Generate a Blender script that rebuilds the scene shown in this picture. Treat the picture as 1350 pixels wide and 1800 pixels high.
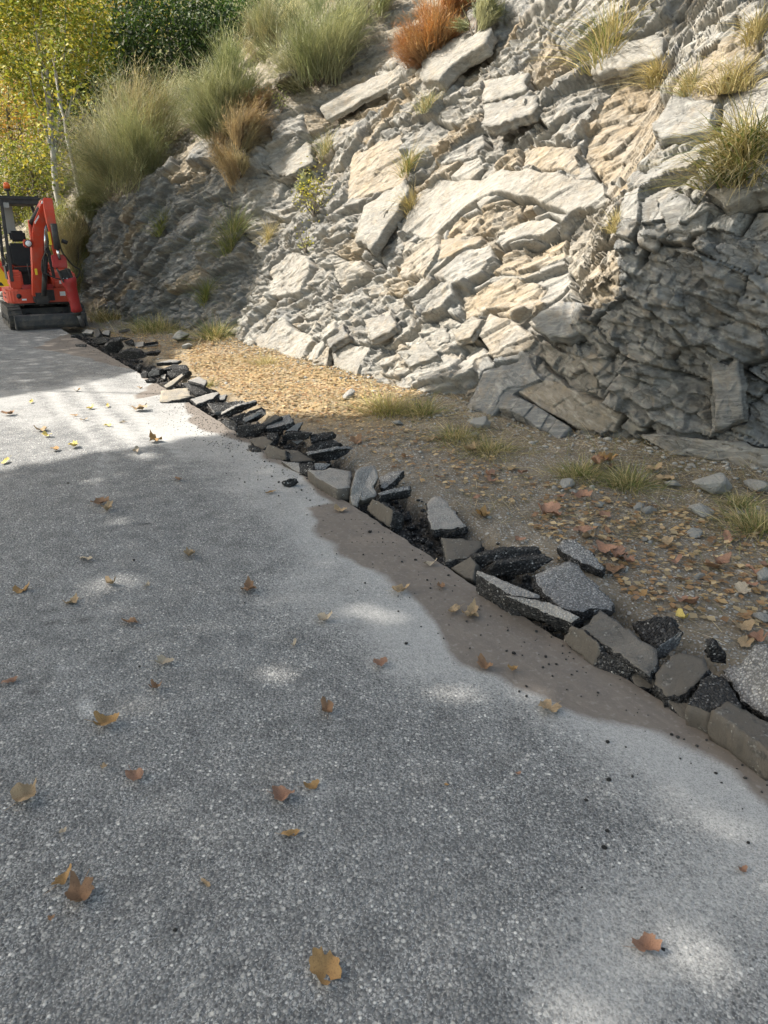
import bpy, bmesh, math, random
import numpy as np
from mathutils import Vector, Matrix

for o in list(bpy.data.objects):
    bpy.data.objects.remove(o, do_unlink=True)
scene = bpy.context.scene
COL = scene.collection

# ------------------------------------------------------------------ camera, sky, sun, exposure
PITCH = math.radians(21.0); FPX = 1248.0; CAMH = 1.6        # FPX: focal length in pixels of the 1350 x 1800 photograph
cam_d = bpy.data.cameras.new('camera'); cam = bpy.data.objects.new('camera', cam_d); COL.objects.link(cam)
cam.location = (0, 0, CAMH); cam.rotation_euler = (math.pi/2 - PITCH, 0, 0)
cam_d.sensor_fit = 'VERTICAL'; cam_d.sensor_height = 36.0; cam_d.sensor_width = 27.0
cam_d.lens = FPX/1800*36.0; cam_d.clip_start = 0.05; cam_d.clip_end = 2000
scene.camera = cam
scene.render.resolution_x = 768; scene.render.resolution_y = 1024

SUN_TO = np.array([-0.66, 0.08, 0.747]); SUN_TO /= np.linalg.norm(SUN_TO)   # from the scene towards the sun
elev = math.asin(SUN_TO[2]); azim = math.atan2(SUN_TO[0], SUN_TO[1])
world = bpy.data.worlds.new('World'); scene.world = world; world.use_nodes = True
nt = world.node_tree; bg = nt.nodes['Background']
sky = nt.nodes.new('ShaderNodeTexSky'); sky.sky_type = 'NISHITA'; sky.sun_disc = False
sky.sun_elevation = elev; sky.sun_rotation = azim; sky.altitude = 600; sky.air_density = .7; sky.dust_density = 2.5; sky.ozone_density = .6
tintn = nt.nodes.new('ShaderNodeMix'); tintn.data_type = 'RGBA'; tintn.blend_type = 'MULTIPLY'; tintn.inputs[0].default_value = 1.0; tintn.inputs[7].default_value = (1.13, 1.0, .73, 1)   # the camera's white balance
nt.links.new(sky.outputs[0], tintn.inputs[6]); nt.links.new(tintn.outputs[2], bg.inputs[0]); bg.inputs[1].default_value = 0.15
sun_d = bpy.data.lights.new('sun', 'SUN'); sun = bpy.data.objects.new('sun', sun_d); COL.objects.link(sun)
sun_d.energy = 2.8; sun_d.angle = math.radians(0.53); sun_d.color = (1.0, 0.94, 0.85)
sun.rotation_euler = Vector(-SUN_TO).to_track_quat('-Z', 'Y').to_euler(); sun.location = (-20, 0, 25)
scene.view_settings.view_transform = 'Standard'; scene.view_settings.look = 'None'
scene.view_settings.exposure = 1.95; scene.view_settings.gamma = 1.0
scene.view_settings.use_curve_mapping = False

scene.cycles.max_bounces = 5; scene.cycles.diffuse_bounces = 3; scene.cycles.glossy_bounces = 2; scene.cycles.transmission_bounces = 3

# ------------------------------------------------------------------ small maths
CP, SP = math.cos(PITCH), math.sin(PITCH)
def ray(px, py):
    xc = (np.asarray(px, float)-675)/FPX; yc = (900-np.asarray(py, float))/FPX
    return np.stack([xc, CP+SP*yc, -SP+CP*yc], -1)
def gnd(px, py, z=0.0):
    d = ray(px, py); t = (z-CAMH)/d[..., 2]
    return np.array([0, 0, CAMH])+d*np.asarray(t)[..., None]
def project(P):
    P = np.asarray(P, float); x = P[..., 0]; y = P[..., 1]; z = P[..., 2]-CAMH
    dep = np.maximum(y*CP-z*SP, 0.05); up = y*SP+z*CP
    return 675+FPX*x/dep, 900-FPX*up/dep, dep
def hsh(ix, iy, seed):
    ix = np.asarray(ix).astype(np.int64); iy = np.asarray(iy).astype(np.int64)
    h = (ix*374761393+iy*668265263+seed*974634777) & 0xffffffff
    h = ((h ^ (h >> 13))*1274126177) & 0xffffffff
    h = ((h ^ (h >> 16))*2246822519) & 0xffffffff
    return ((h ^ (h >> 15)) & 0xffffff)/float(0x1000000)
def pn(x, y, seed=0):                                        # gradient noise, about -1..1
    x = np.asarray(x, float); y = np.asarray(y, float)
    ix = np.floor(x); iy = np.floor(y); fx = x-ix; fy = y-iy
    u = fx*fx*fx*(fx*(fx*6-15)+10); v = fy*fy*fy*(fy*(fy*6-15)+10)
    def g(a, b, dx, dy):
        th = hsh(a, b, seed)*2*math.pi
        return np.cos(th)*dx+np.sin(th)*dy
    n00 = g(ix, iy, fx, fy); n10 = g(ix+1, iy, fx-1, fy); n01 = g(ix, iy+1, fx, fy-1); n11 = g(ix+1, iy+1, fx-1, fy-1)
    return 1.5*((n00*(1-u)+n10*u)*(1-v)+(n01*(1-u)+n11*u)*v)
def fbm(x, y, seed=0, oct=4, gain=.5):
    s = 0; a = 1; f = 1
    for k in range(oct):
        s = s+a*pn(x*f, y*f, seed+k*17); a *= gain; f *= 2.03
    return s
def voro(x, y, seed):                                        # nearest cell: ix, iy, centre, F1, F2
    bx = np.floor(x); by = np.floor(y)
    F1 = np.full(x.shape, 9.); F2 = F1.copy(); CX = np.zeros_like(x); CY = CX.copy(); IX = CX.copy(); IY = CX.copy()
    for dx in (-1, 0, 1):
        for dy in (-1, 0, 1):
            jx = bx+dx; jy = by+dy
            qx = jx+.1+.8*hsh(jx, jy, seed); qy = jy+.1+.8*hsh(jx, jy, seed+5)
            d = np.hypot(x-qx, y-qy); m = d < F1
            F2 = np.where(m, F1, np.minimum(F2, d)); F1 = np.where(m, d, F1)
            CX = np.where(m, qx, CX); CY = np.where(m, qy, CY); IX = np.where(m, jx, IX); IY = np.where(m, jy, IY)
    return IX, IY, CX, CY, F1, F2
def sstep(a, b, x):
    t = np.clip((x-a)/(b-a), 0, 1); return t*t*(3-2*t)
def inpoly(X, Y, poly):
    r = np.zeros(X.shape, bool); n = len(poly)
    for i in range(n):
        x1, y1 = poly[i][:2]; x2, y2 = poly[(i+1) % n][:2]
        if y1 == y2: continue
        c = ((y1 > Y) != (y2 > Y)) & (X < (x2-x1)*(Y-y1)/(y2-y1)+x1); r ^= c
    return r
def sdpoly(X, Y, poly):                                      # distance to the polygon border, negative inside
    d = np.full(X.shape, 1e9); n = len(poly)
    for i in range(n):
        x1, y1 = poly[i][:2]; x2, y2 = poly[(i+1) % n][:2]
        ex, ey = x2-x1, y2-y1; t = np.clip(((X-x1)*ex+(Y-y1)*ey)/(ex*ex+ey*ey+1e-12), 0, 1)
        d = np.minimum(d, np.hypot(X-x1-t*ex, Y-y1-t*ey))
    return np.where(inpoly(X, Y, poly), -d, d)

# ------------------------------------------------------------------ meshes and tags
def mesh_np(name, V, Fq, mat=None, parent=None, smooth=False, attrs=None, link=True):
    """V (n,3); Fq (m,3 or 4) index array, or a list of such arrays"""
    me = bpy.data.meshes.new(name); V = np.asarray(V, np.float32)
    arrs = [np.asarray(f, np.int32) for f in (Fq if isinstance(Fq, list) else [Fq]) if len(f)]
    loops = np.concatenate([a.ravel() for a in arrs]); tot = np.concatenate([np.full(len(a), a.shape[1], np.int32) for a in arrs])
    st = np.concatenate([[0], np.cumsum(tot)[:-1]]).astype(np.int32)
    me.vertices.add(len(V)); me.vertices.foreach_set('co', V.ravel())
    me.loops.add(len(loops)); me.loops.foreach_set('vertex_index', loops)
    me.polygons.add(len(tot)); me.polygons.foreach_set('loop_start', st); me.polygons.foreach_set('loop_total', tot)
    if smooth: me.polygons.foreach_set('use_smooth', np.ones(len(tot), bool))
    for k, (typ, arr) in (attrs or {}).items():
        a = me.attributes.new(k, typ, 'POINT'); arr = np.asarray(arr, np.float32)
        a.data.foreach_set({'FLOAT': 'value', 'FLOAT_VECTOR': 'vector', 'FLOAT_COLOR': 'color'}[typ], arr.ravel())
    me.update(calc_edges=True)
    if mat: me.materials.append(mat)
    if not link: return me
    o = bpy.data.objects.new(name, me); COL.objects.link(o)
    if parent: o.parent = parent
    return o
def tag(o, label=None, cat=None, group=None, kind=None):
    if label: o['label'] = label
    if cat: o['category'] = cat
    if group: o['group'] = group
    if kind: o['kind'] = kind
    return o
def empty(name, loc=(0, 0, 0), rz=0.0):
    o = bpy.data.objects.new(name, None); COL.objects.link(o); o.location = loc; o.rotation_euler = (0, 0, rz)
    o.empty_display_size = .1
    return o

# ------------------------------------------------------------------ materials
class NT:
    def __init__(s, name, rough=.85, spec=.3):
        s.m = bpy.data.materials.new(name); s.m.use_nodes = True; s.t = s.m.node_tree
        s.b = s.t.nodes['Principled BSDF']; s.b.inputs['Roughness'].default_value = rough
        s.b.inputs['Specular IOR Level'].default_value = spec
    def n(s, typ, ins=None, **kw):
        nd = s.t.nodes.new(typ)
        for k, v in kw.items(): setattr(nd, k, v)
        for k, v in (ins or {}).items(): s.put(nd.inputs[k], v)
        return nd
    def put(s, sock, v):
        if isinstance(v, bpy.types.NodeSocket): s.t.links.new(v, sock)
        elif isinstance(v, bpy.types.Node): s.t.links.new(v.outputs[0], sock)
        else:
            if isinstance(v, (tuple, list)) and len(v) == 3 and sock.type == 'RGBA': v = (*v, 1)
            sock.default_value = v
    def coord(s): return s.n('ShaderNodeTexCoord').outputs['Object']
    def attr(s, name, vec=False):
        a = s.n('ShaderNodeAttribute', attribute_name=name); return a.outputs['Vector' if vec else 'Fac']
    def acol(s, name): return s.n('ShaderNodeAttribute', attribute_name=name).outputs['Color']
    def math(s, op, a, b=0.0, clamp=False):
        return s.n('ShaderNodeMath', {0: a, 1: b}, operation=op, use_clamp=clamp).outputs[0]
    def mapping(s, vec, scale=(1, 1, 1), rot=(0, 0, 0)):
        return s.n('ShaderNodeMapping', {'Vector': vec, 'Scale': scale, 'Rotation': rot}).outputs[0]
    def noise(s, vec, scale, detail=4, rough=.55, dist=0):
        return s.n('ShaderNodeTexNoise', {'Vector': vec, 'Scale': scale, 'Detail': detail, 'Roughness': rough, 'Distortion': dist}).outputs['Fac']
    def vor(s, vec, scale, feature='F1', out='Distance', rnd=1.0):
        return s.n('ShaderNodeTexVoronoi', {'Vector': vec, 'Scale': scale, 'Randomness': rnd}, feature=feature).outputs[out]
    def ramp(s, fac, stops, interp='LINEAR'):
        r = s.n('ShaderNodeValToRGB', {'Fac': fac}); cr = r.color_ramp; cr.interpolation = interp
        while len(cr.elements) < len(stops): cr.elements.new(.5)
        for e, (p, c) in zip(cr.elements, stops):
            e.position = p; e.color = (c, c, c, 1) if not isinstance(c, (tuple, list)) else (*c, 1)
        return r.outputs[0]
    def mix(s, fac, a, b, mode='MIX'):
        nd = s.n('ShaderNodeMix', data_type='RGBA', blend_type=mode, clamp_factor=True)
        s.put(nd.inputs[0], fac); s.put(nd.inputs[6], a); s.put(nd.inputs[7], b); return nd.outputs[2]
    def bump(s, h, strength=.5, dist=.01, normal=None):
        i = {'Height': h, 'Strength': strength, 'Distance': dist}
        if normal is not None: i['Normal'] = normal
        return s.n('ShaderNodeBump', i).outputs[0]
    def out(s, col=None, normal=None, rough=None):
        if col is not None: s.put(s.b.inputs['Base Color'], col)
        if normal is not None: s.put(s.b.inputs['Normal'], normal)
        if rough is not None: s.put(s.b.inputs['Roughness'], rough)
        return s.m
def simple(name, col, rough=.6, spec=.4, metal=0, var=.15, scale=30, bump=0.0):
    t = NT(name, rough, spec); c = t.coord(); n = t.noise(c, scale, 4)
    a = tuple(x*(1-var) for x in col); b = tuple(min(1, x*(1+var)) for x in col)
    t.b.inputs['Metallic'].default_value = metal
    return t.out(t.mix(n, a, b), t.bump(n, .4, bump) if bump else None)
# ------------------------------------------------------------------ road frame: a runs along the cut edge, b across it towards the left lane
EDGE_PX = [(1346,1348),(1180,1243),(991,1128),(824,1030),(793,1003),(685,930),(615,884),(537,838),(442,774),(328,702),(243,656),(181,616),(124,592)]
EP = gnd([p[0] for p in EDGE_PX], [p[1] for p in EDGE_PX])[:, :2]
cx, cy = EP.mean(0); _u, _s, _v = np.linalg.svd(EP-[cx, cy]); UD = _v[0]*np.sign(_v[0][1]); BD = np.array([-UD[1], UD[0]])  # BD points left
def toab(P): d = np.asarray(P)[..., :2]-[cx, cy]; return d@UD, d@BD
_ea, _eb = toab(EP); _o = np.argsort(_ea); _ea = _ea[_o]; _eb = _eb[_o]
def edge_off(a):
    return np.interp(a, _ea, np.convolve(np.pad(_eb, 1, 'edge'), [.25, .5, .25], 'valid'))*.8
def fromab(a, b): return np.array([cx, cy])+np.multiply.outer(a, UD)+np.multiply.outer(b, BD)

# ---- road surface material
def road_mat():
    t = NT('road_asphalt', .88, .25); c = t.coord()
    wob = t.n('ShaderNodeMapping', {'Vector': c, 'Scale': (1, 1, .2)}).outputs[0]
    v1 = t.vor(wob, 96, out='Color'); sx = t.n('ShaderNodeSeparateColor', {0: v1}).outputs[0]
    d1 = t.vor(wob, 96); v2 = t.vor(wob, 300, out='Color'); sx2 = t.n('ShaderNodeSeparateColor', {0: v2}).outputs[1]
    stone = t.ramp(sx, [(0, (.045, .046, .048)), (.3, (.11, .112, .113)), (.65, (.20, .202, .20)), (.86, (.29, .29, .28)), (.95, (.42, .415, .395)), (1, (.68, .66, .62))])
    fine = t.ramp(sx2, [(0, (.07, .072, .075)), (.6, (.145, .147, .148)), (1, (.38, .38, .37))])
    gap = t.ramp(d1, [(.28, 0.0), (.55, 1.0)])
    base = t.mix(gap, stone, fine)
    v3 = t.n('ShaderNodeSeparateColor', {0: t.vor(c, 46, out='Color')}).outputs[1]; big = t.math('MULTIPLY', t.ramp(t.vor(c, 46), [(.26, 1), (.34, 0)]), t.ramp(v3, [(.86, 0), (.9, 1)])); base = t.mix(t.math('MULTIPLY', big, .8), base, t.mix(v3, (.2, .2, .195), (.46, .45, .42)))
    lo = t.noise(c, 1.1, 4, .6); base = t.mix(t.ramp(lo, [(.3, 0), (.75, .6)]), base, t.mix(.5, base, (.27, .27, .268)))
    mid = t.noise(c, 7, 5, .65); base = t.mix(t.ramp(mid, [(.38, .35), (.55, 0.0)]), base, (.05, .052, .055))
    # pale stone dust, mud slurry, tyre streaks
    n1 = t.noise(c, 3.2, 4, .62); n2 = t.noise(c, 42, 2, .6); n3 = t.noise(c, 160, 2, .5)
    dm = t.math('ADD', t.attr('dust'), t.math('MULTIPLY', t.math('SUBTRACT', n1, .5), .95))
    dm = t.math('ADD', dm, t.math('MULTIPLY', t.math('SUBTRACT', n2, .5), .5)); dm = t.math('ADD', dm, t.math('MULTIPLY', t.math('SUBTRACT', n3, .5), .5))
    dm = t.math('SUBTRACT', dm, t.math('MULTIPLY', t.math('SUBTRACT', gap, .5), -.18))
    dmask = t.math('MULTIPLY', t.ramp(dm, [(.26, 0), (.60, .6), (.95, .97)]), t.ramp(t.math('ADD', t.math('MULTIPLY', n3, .6), t.math('MULTIPLY', sx2, .4)), [(.28, .45), (.55, 1)]))
    base = t.mix(dmask, base, t.mix(n2, (.27, .27, .265), (.42, .415, .40)))
    mm = t.math('ADD', t.attr('mud'), t.math('MULTIPLY', t.math('SUBTRACT', n1, .5), .5))
    mm = t.math('ADD', mm, t.math('MULTIPLY', t.math('SUBTRACT', n2, .5), .28))
    mmask = t.ramp(mm, [(.36, 0), (.62, .97)])
    st = t.noise(t.mapping(c, (14, 14, 14), (0, 0, -math.atan2(UD[1], UD[0]))), 1.0, 5, .6)
    streak = t.noise(t.n('ShaderNodeMapping', {'Vector': t.n('ShaderNodeMapping', {'Vector': c, 'Rotation': (0, 0, -math.atan2(UD[1], UD[0]))}).outputs[0], 'Scale': (2.2, 45, 1)}).outputs[0], 1, 3, .6)
    mudc = t.mix(streak, (.125, .106, .09), (.185, .16, .138)); mudc = t.mix(t.ramp(st, [(.35, .5), (.6, 0)]), mudc, (.115, .10, .09))
    mudc = t.mix(t.ramp(n2, [(.55, 0), (.75, .5)]), mudc, (.26, .24, .22))
    base = t.mix(mmask, base, mudc)
    base = t.mix(t.math('MULTIPLY', t.attr('stain'), t.ramp(n2, [(.3, .4), (.6, 1)])), base, (.025, .025, .027))
    base = t.mix(t.math('MULTIPLY', t.attr('chalk'), t.ramp(n3, [(.4, .15), (.6, 1)])), base, (.6, .6, .58))
    cov = t.math('MULTIPLY', t.math('MAXIMUM', t.attr('mud'), t.attr('dust')), .8, True)
    h = t.math('MULTIPLY', t.math('SUBTRACT', 1.0, d1), t.math('SUBTRACT', 1.0, cov)); h = t.math('ADD', h, t.math('MULTIPLY', n3, .15))
    return t.out(base, t.bump(h, .75, .006))
M_ROAD = road_mat()
def cut_mat():
    t = NT('asphalt_cut_face', .9, .2); c = t.coord()
    v = t.n('ShaderNodeSeparateColor', {0: t.vor(c, 110, out='Color')}).outputs[0]
    col = t.ramp(v, [(0, (.02, .02, .022)), (.7, (.05, .05, .052)), (.93, (.12, .12, .12)), (1, (.3, .3, .29))])
    return t.out(col, t.bump(t.vor(c, 110), .8, .006))
M_CUT = cut_mat()

# ---- road grid
def seg_dist(X, Y, pts):
    d = np.full(X.shape, 1e9)
    for (x1, y1), (x2, y2) in zip(pts[:-1], pts[1:]):
        ex, ey = x2-x1, y2-y1; tt = np.clip(((X-x1)*ex+(Y-y1)*ey)/(ex*ex+ey*ey+1e-12), 0, 1)
        d = np.minimum(d, np.hypot(X-x1-tt*ex, Y-y1-tt*ey))
    return d
def gpx(pts): return [tuple(gnd(x, y)[:2]) for x, y in pts]
av = np.concatenate([np.arange(-9, 8, .04), np.arange(8, 46, .25)]); bv = np.concatenate([np.arange(0, 5.2, .04), np.arange(5.2, 6.6, .2)])
A, B = np.meshgrid(av, bv, indexing='ij'); B2 = B+edge_off(A)[...]*np.clip(1-B/2, 0, 1)
B2[:, 0] += .012*pn(av*9, av*0, 3)+.006*pn(av*31, av*0, 4)
XY = np.array([cx, cy])+A[..., None]*UD+B2[..., None]*BD; X, Y = XY[..., 0], XY[..., 1]
BE = B                                                      # distance from the cut edge
# mud slurry next to the cut: its left border as points (px) turned into ground points
MUD = gpx([(1350,1410),(1240,1335),(1100,1265),(985,1240),(905,1215),(830,1165),(790,1110),(735,1040),(660,1000),(590,955),(545,925),(540,890),(600,880),(560,855),(470,800),(440,780),(420,775),(360,760),(325,735),(335,715),(300,690),(250,700),(262,672),(235,650),(190,640),(130,625),(60,612),(120,585)])
inner = gpx([(200,580),(300,640),(480,740),(640,850),(800,960),(960,1060),(1150,1180),(1350,1310),(1500,1400),(1500,1500)])
wX = X+.09*fbm(X*1.7, Y*1.7, 25, 3); wY = Y+.09*fbm(X*1.7, Y*1.7, 26, 3)
sd = sdpoly(wX, wY, MUD+inner); mud = np.clip(.5-sd/.16, 0, 1)
# pale dust: a band left of the mud, plus lobes
ped = np.maximum(sd, 0); foot = sstep(-7.5, -1, A)
DL = gpx([(1350,1800),(1010,1760),(1080,1640),(1180,1560),(1210,1470),(1060,1330),(960,1270),(840,1215),(740,1190),(620,1165),(600,1100),(500,1090),(440,1060),(520,990),(470,930),(400,850),(300,790),(180,760),(60,745),(-60,740),(-60,690),(100,680),(180,655),(260,700)])
sdd = sdpoly(wX, wY, DL+inner); dust = np.clip(.32-sdd/.8, 0, .50)+.42*np.exp(-ped/.13)
for p, r, k in (((1010,1760), .16, .3), ((1190,1320), .22, .35), ((640,1090), .22, .25), ((470,1200), .09, .25), ((530,1225), .1, .2), ((200,1030), .35, .28), ((100,1080), .2, .2), ((300,760), .5, .3), ((560,1390), .08, .45), ((460,850), .3, .25), ((1290,1420), .25, .3), ((720,1120), .2, .25), ((1160,1660), .25, .25)):
    q = gnd(*p); dust += k*np.exp(-((X-q[0])**2+(Y-q[1])**2)/r**2)
dust *= np.where(A > 4.2, np.exp(-(A-4.2)/1.6), 1)
for off, wd, k in ((.62, .04, .45), (.74, .04, -.45), (.86, .04, .4), (1.0, .04, -.4), (1.14, .04, .4), (1.27, .04, -.35), (1.9, .05, .4), (2.02, .04, -.35), (2.14, .05, .35), (2.27, .04, -.3)):   # tyre streaks along the road
    wv = off+.03*pn(A*.6, A*0+off*7, 9); lug = .65+.35*np.sign(np.sin(A*42+np.abs(B-1)*38))
    dust += k*lug*np.exp(-((B-wv)/wd)**2)*sstep(-1.2, 0.4, A)*sstep(5.2, 3.0, A)
stain = np.zeros_like(A); chalk = np.zeros_like(A)
for pts, w in (([(70,1085),(95,1072)], .02), ([(60,1100),(150,1090)], .012), ([(10,1155),(22,1195)], .012), ([(45,1215),(65,1222)], .014), ([(308,1640),(312,1630)], .018), ([(150,990),(160,985)], .02), ([(240,925),(258,920)], .018)):
    stain = np.maximum(stain, np.exp(-(seg_dist(X, Y, gpx(pts))/w)**2)*.85)
for pts, w in (([(110,1170),(135,1215),(160,1255)], .008), ([(165,880),(185,780)], .02), ([(120,1165),(112,1150)], .006)):
    chalk = np.maximum(chalk, np.exp(-(seg_dist(X, Y, gpx(pts))/w)**2)*(.3 if w > .015 else .8))
Z = .012*fbm(X*.5, Y*.5, 21, 3)*np.clip(B, 0, 1)+.0015*fbm(X*6, Y*6, 22, 2)
na, nb = A.shape
def grid_faces(na, nb, flip=False):
    i = np.arange(na*nb).reshape(na, nb); f = np.stack([i[:-1, :-1], i[1:, :-1], i[1:, 1:], i[:-1, 1:]], -1).reshape(-1, 4)
    return f[:, ::-1] if flip else f
V = np.stack([X, Y, Z], -1).reshape(-1, 3)
road = mesh_np('road', V, grid_faces(na, nb), M_ROAD, smooth=True,
               attrs={'dust': ('FLOAT', dust.ravel()), 'mud': ('FLOAT', mud.ravel()), 'stain': ('FLOAT', stain.ravel()), 'chalk': ('FLOAT', chalk.ravel())})
tag(road, kind='structure')
e0 = np.stack([X[:, 0], Y[:, 0], Z[:, 0]], -1); rows = [e0]
for k in range(1, 5):
    q = e0.copy(); q[:, 2] -= .03*k; jit = .012*pn(av*23, np.full_like(av, k*1.7), 31)-.01*k
    q[:, :2] += np.outer(jit, BD)*-1; rows.append(q)
SV = np.stack(rows, 1); cutf = mesh_np('road_cut_edge', SV.reshape(-1, 3), grid_faces(len(av), 5, True), M_CUT, parent=road)

# ------------------------------------------------------------------ verge: trench along the cut, then trodden gravel up to the rock foot
av2 = np.concatenate([np.arange(-9, 9, .035), np.arange(9, 46, .25)]); bv2 = np.concatenate([[.3], np.arange(.06, -4.6, -.035)])
A2, Bv = np.meshgrid(av2, bv2, indexing='ij'); XY2 = np.array([cx, cy])+A2[..., None]*UD+(Bv+edge_off(A2))[..., None]*BD
tw = .36+.06*pn(av2*1.3, av2*0, 41)[:, None]+.04*pn(A2*5, Bv*5, 44)
tdep = sstep(tw+.12, tw-.02, -Bv)*.125*sstep(20, 10, A2)
VZ = .0+.075*sstep(.5, 2.6, -Bv)+.03*fbm(A2*.9, Bv*.9, 42, 3)*sstep(.3, .9, -Bv)-tdep+.012*fbm(A2*7, Bv*7, 43, 3)
VZ += tdep*.35*fbm(A2*8, Bv*8, 45, 3)
VZ[:, 0] = -.3; VZ = np.where(Bv > -.02, np.minimum(VZ, -.1), VZ)
def verge_z(x, y):
    a, b = toab(np.stack([x, y], -1)); b = b-edge_off(a)
    ia = np.clip(np.searchsorted(av2, a), 0, len(av2)-1); ib = np.clip(np.round((.06-b)/.035).astype(int)+1, 1, len(bv2)-1)
    return VZ[ia, ib]
def verge_mat():
    t = NT('verge_gravel_soil', .95, .15); c = t.coord()
    n0 = t.noise(c, 1.3, 5, .6); n1 = t.noise(c, 9, 5, .65); n2 = t.noise(c, 60, 4, .6)
    soil = t.mix(n1, (.105, .088, .064), (.195, .165, .125)); soil = t.mix(t.ramp(n2, [(.4, 0), (.7, .6)]), soil, (.29, .255, .21))
    vc = t.vor(c, 75, out='Color'); s = t.n('ShaderNodeSeparateColor', {0: vc}); d = t.vor(c, 75)
    grav = t.ramp(s.outputs[0], [(0, (.15, .145, .135)), (.6, (.28, .275, .26)), (1, (.46, .45, .43))])
    vc3 = t.vor(c, 28, out='Color'); d3 = t.vor(c, 28); g3 = t.ramp(t.n('ShaderNodeSeparateColor', {0: vc3}).outputs[1], [(0, (.2, .195, .18)), (1, (.42, .41, .39))])
    gm = t.math('MULTIPLY', t.ramp(d, [(.35, 1), (.5, 0)]), t.ramp(t.math('ADD', s.outputs[1], t.math('MULTIPLY', n0, .9)), [(.72, 0), (.95, 1)]))
    col = t.mix(gm, soil, grav)
    gm3 = t.math('MULTIPLY', t.ramp(d3, [(.28, 1), (.38, 0)]), t.ramp(t.n('ShaderNodeSeparateColor', {0: vc3}).outputs[0], [(.72, 0), (.8, 1)]))
    col = t.mix(gm3, col, g3)
    straw = t.noise(t.mapping(c, (1, 1, 1)), 2.2, 4, .6)
    col = t.mix(t.math('MULTIPLY', t.attr('straw'), t.ramp(straw, [(.3, .4), (.6, 1)])), col, t.mix(n2, (.22, .155, .075), (.40, .30, .16)))
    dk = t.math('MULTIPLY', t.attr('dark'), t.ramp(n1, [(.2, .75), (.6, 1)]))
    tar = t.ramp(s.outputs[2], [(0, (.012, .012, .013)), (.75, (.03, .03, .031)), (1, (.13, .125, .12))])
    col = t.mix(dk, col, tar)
    h = t.math('ADD', t.math('MULTIPLY', gm, .5), t.math('ADD', t.math('MULTIPLY', gm3, 1.2), t.math('ADD', n2, t.math('MULTIPLY', n1, .8))))
    return t.out(col, t.bump(h, .8, .012))
M_VERGE = verge_mat()
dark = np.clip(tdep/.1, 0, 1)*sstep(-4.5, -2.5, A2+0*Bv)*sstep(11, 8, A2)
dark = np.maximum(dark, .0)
strawm = np.zeros_like(A2)
sp = gpx([(330,615),(560,650),(720,690),(640,740),(480,730),(400,690),(330,650)])
strawm = np.clip(.6-sdpoly(XY2[..., 0], XY2[..., 1], sp)/1.2, 0, .85)
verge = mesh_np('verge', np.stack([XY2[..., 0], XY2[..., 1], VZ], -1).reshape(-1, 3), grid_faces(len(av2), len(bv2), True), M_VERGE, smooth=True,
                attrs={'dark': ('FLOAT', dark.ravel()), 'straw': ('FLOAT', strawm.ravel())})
tag(verge, kind='structure')
# wide ground sheet under everything, out to the horizon, and the bank left of the road
M_EARTH = simple('earth', (.13, .11, .075), .95, .1, var=.4, scale=.7)
gs = np.array([-600, -150, -60, -30, -12, 0, 12, 30, 60, 150, 600.])
GX, GY = np.meshgrid(gs, gs, indexing='ij')
ground = mesh_np('ground', np.stack([GX, GY, np.full_like(GX, -.75)], -1).reshape(-1, 3), grid_faces(len(gs), len(gs)), M_EARTH); tag(ground, kind='structure')
ab = np.arange(-20, 46, .6); bb = np.array([6.4, 7.0, 7.8, 8.8, 10, 12, 15, 19, 24, 30])
A3, B3 = np.meshgrid(ab, bb, indexing='ij'); XY3 = np.array([cx, cy])+A3[..., None]*UD+B3[..., None]*BD
Z3 = np.interp(B3, [6.4, 7.2, 9, 30], [-.03, .05, .1, -.6])+.12*fbm(A3*.4, B3*.4, 51, 3)*sstep(6.5, 8, B3)
bank = mesh_np('roadside_bank', np.stack([XY3[..., 0], XY3[..., 1], Z3], -1).reshape(-1, 3), grid_faces(len(ab), len(bb)), M_EARTH, smooth=True); tag(bank, kind='structure')
# ------------------------------------------------------------------ rock face: base surface
PATH = np.array([(10.5,-5.5),(8.6,-2.6),(6.5,.5),(4.55,2.95),(3.0,4.6),(1.75,5.75),(.5,7.4),(-.8,9.4),(-2.5,11.9),(-4.4,14.2),(-6.7,16.5),(-9.5,19.2),(-13.5,22.3),(-19,25.5),(-27,28),(-38,27),(-46,22)], float)
def catmull(P, n=40):
    out = []
    for i in range(1, len(P)-2):
        p0, p1, p2, p3 = P[i-1:i+3]; t = np.linspace(0, 1, n, endpoint=False)[:, None]
        out.append(.5*((2*p1)+(p2-p0)*t+(2*p0-5*p1+4*p2-p3)*t**2+(3*p1-p0-3*p2+p3)*t**3))
    return np.concatenate(out+[P[-2][None]])
CV = catmull(PATH); SL = np.concatenate([[0], np.cumsum(np.hypot(*np.diff(CV, axis=0).T))])
TG = np.gradient(CV, SL, axis=0); k = np.ones(61)/61
TG = np.stack([np.convolve(np.pad(TG[:, i], 30, 'edge'), k, 'valid') for i in (0, 1)], 1); TG /= np.linalg.norm(TG, axis=1)[:, None]
NIN = np.stack([TG[:, 1], -TG[:, 0]], 1)                   # into the hill
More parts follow.
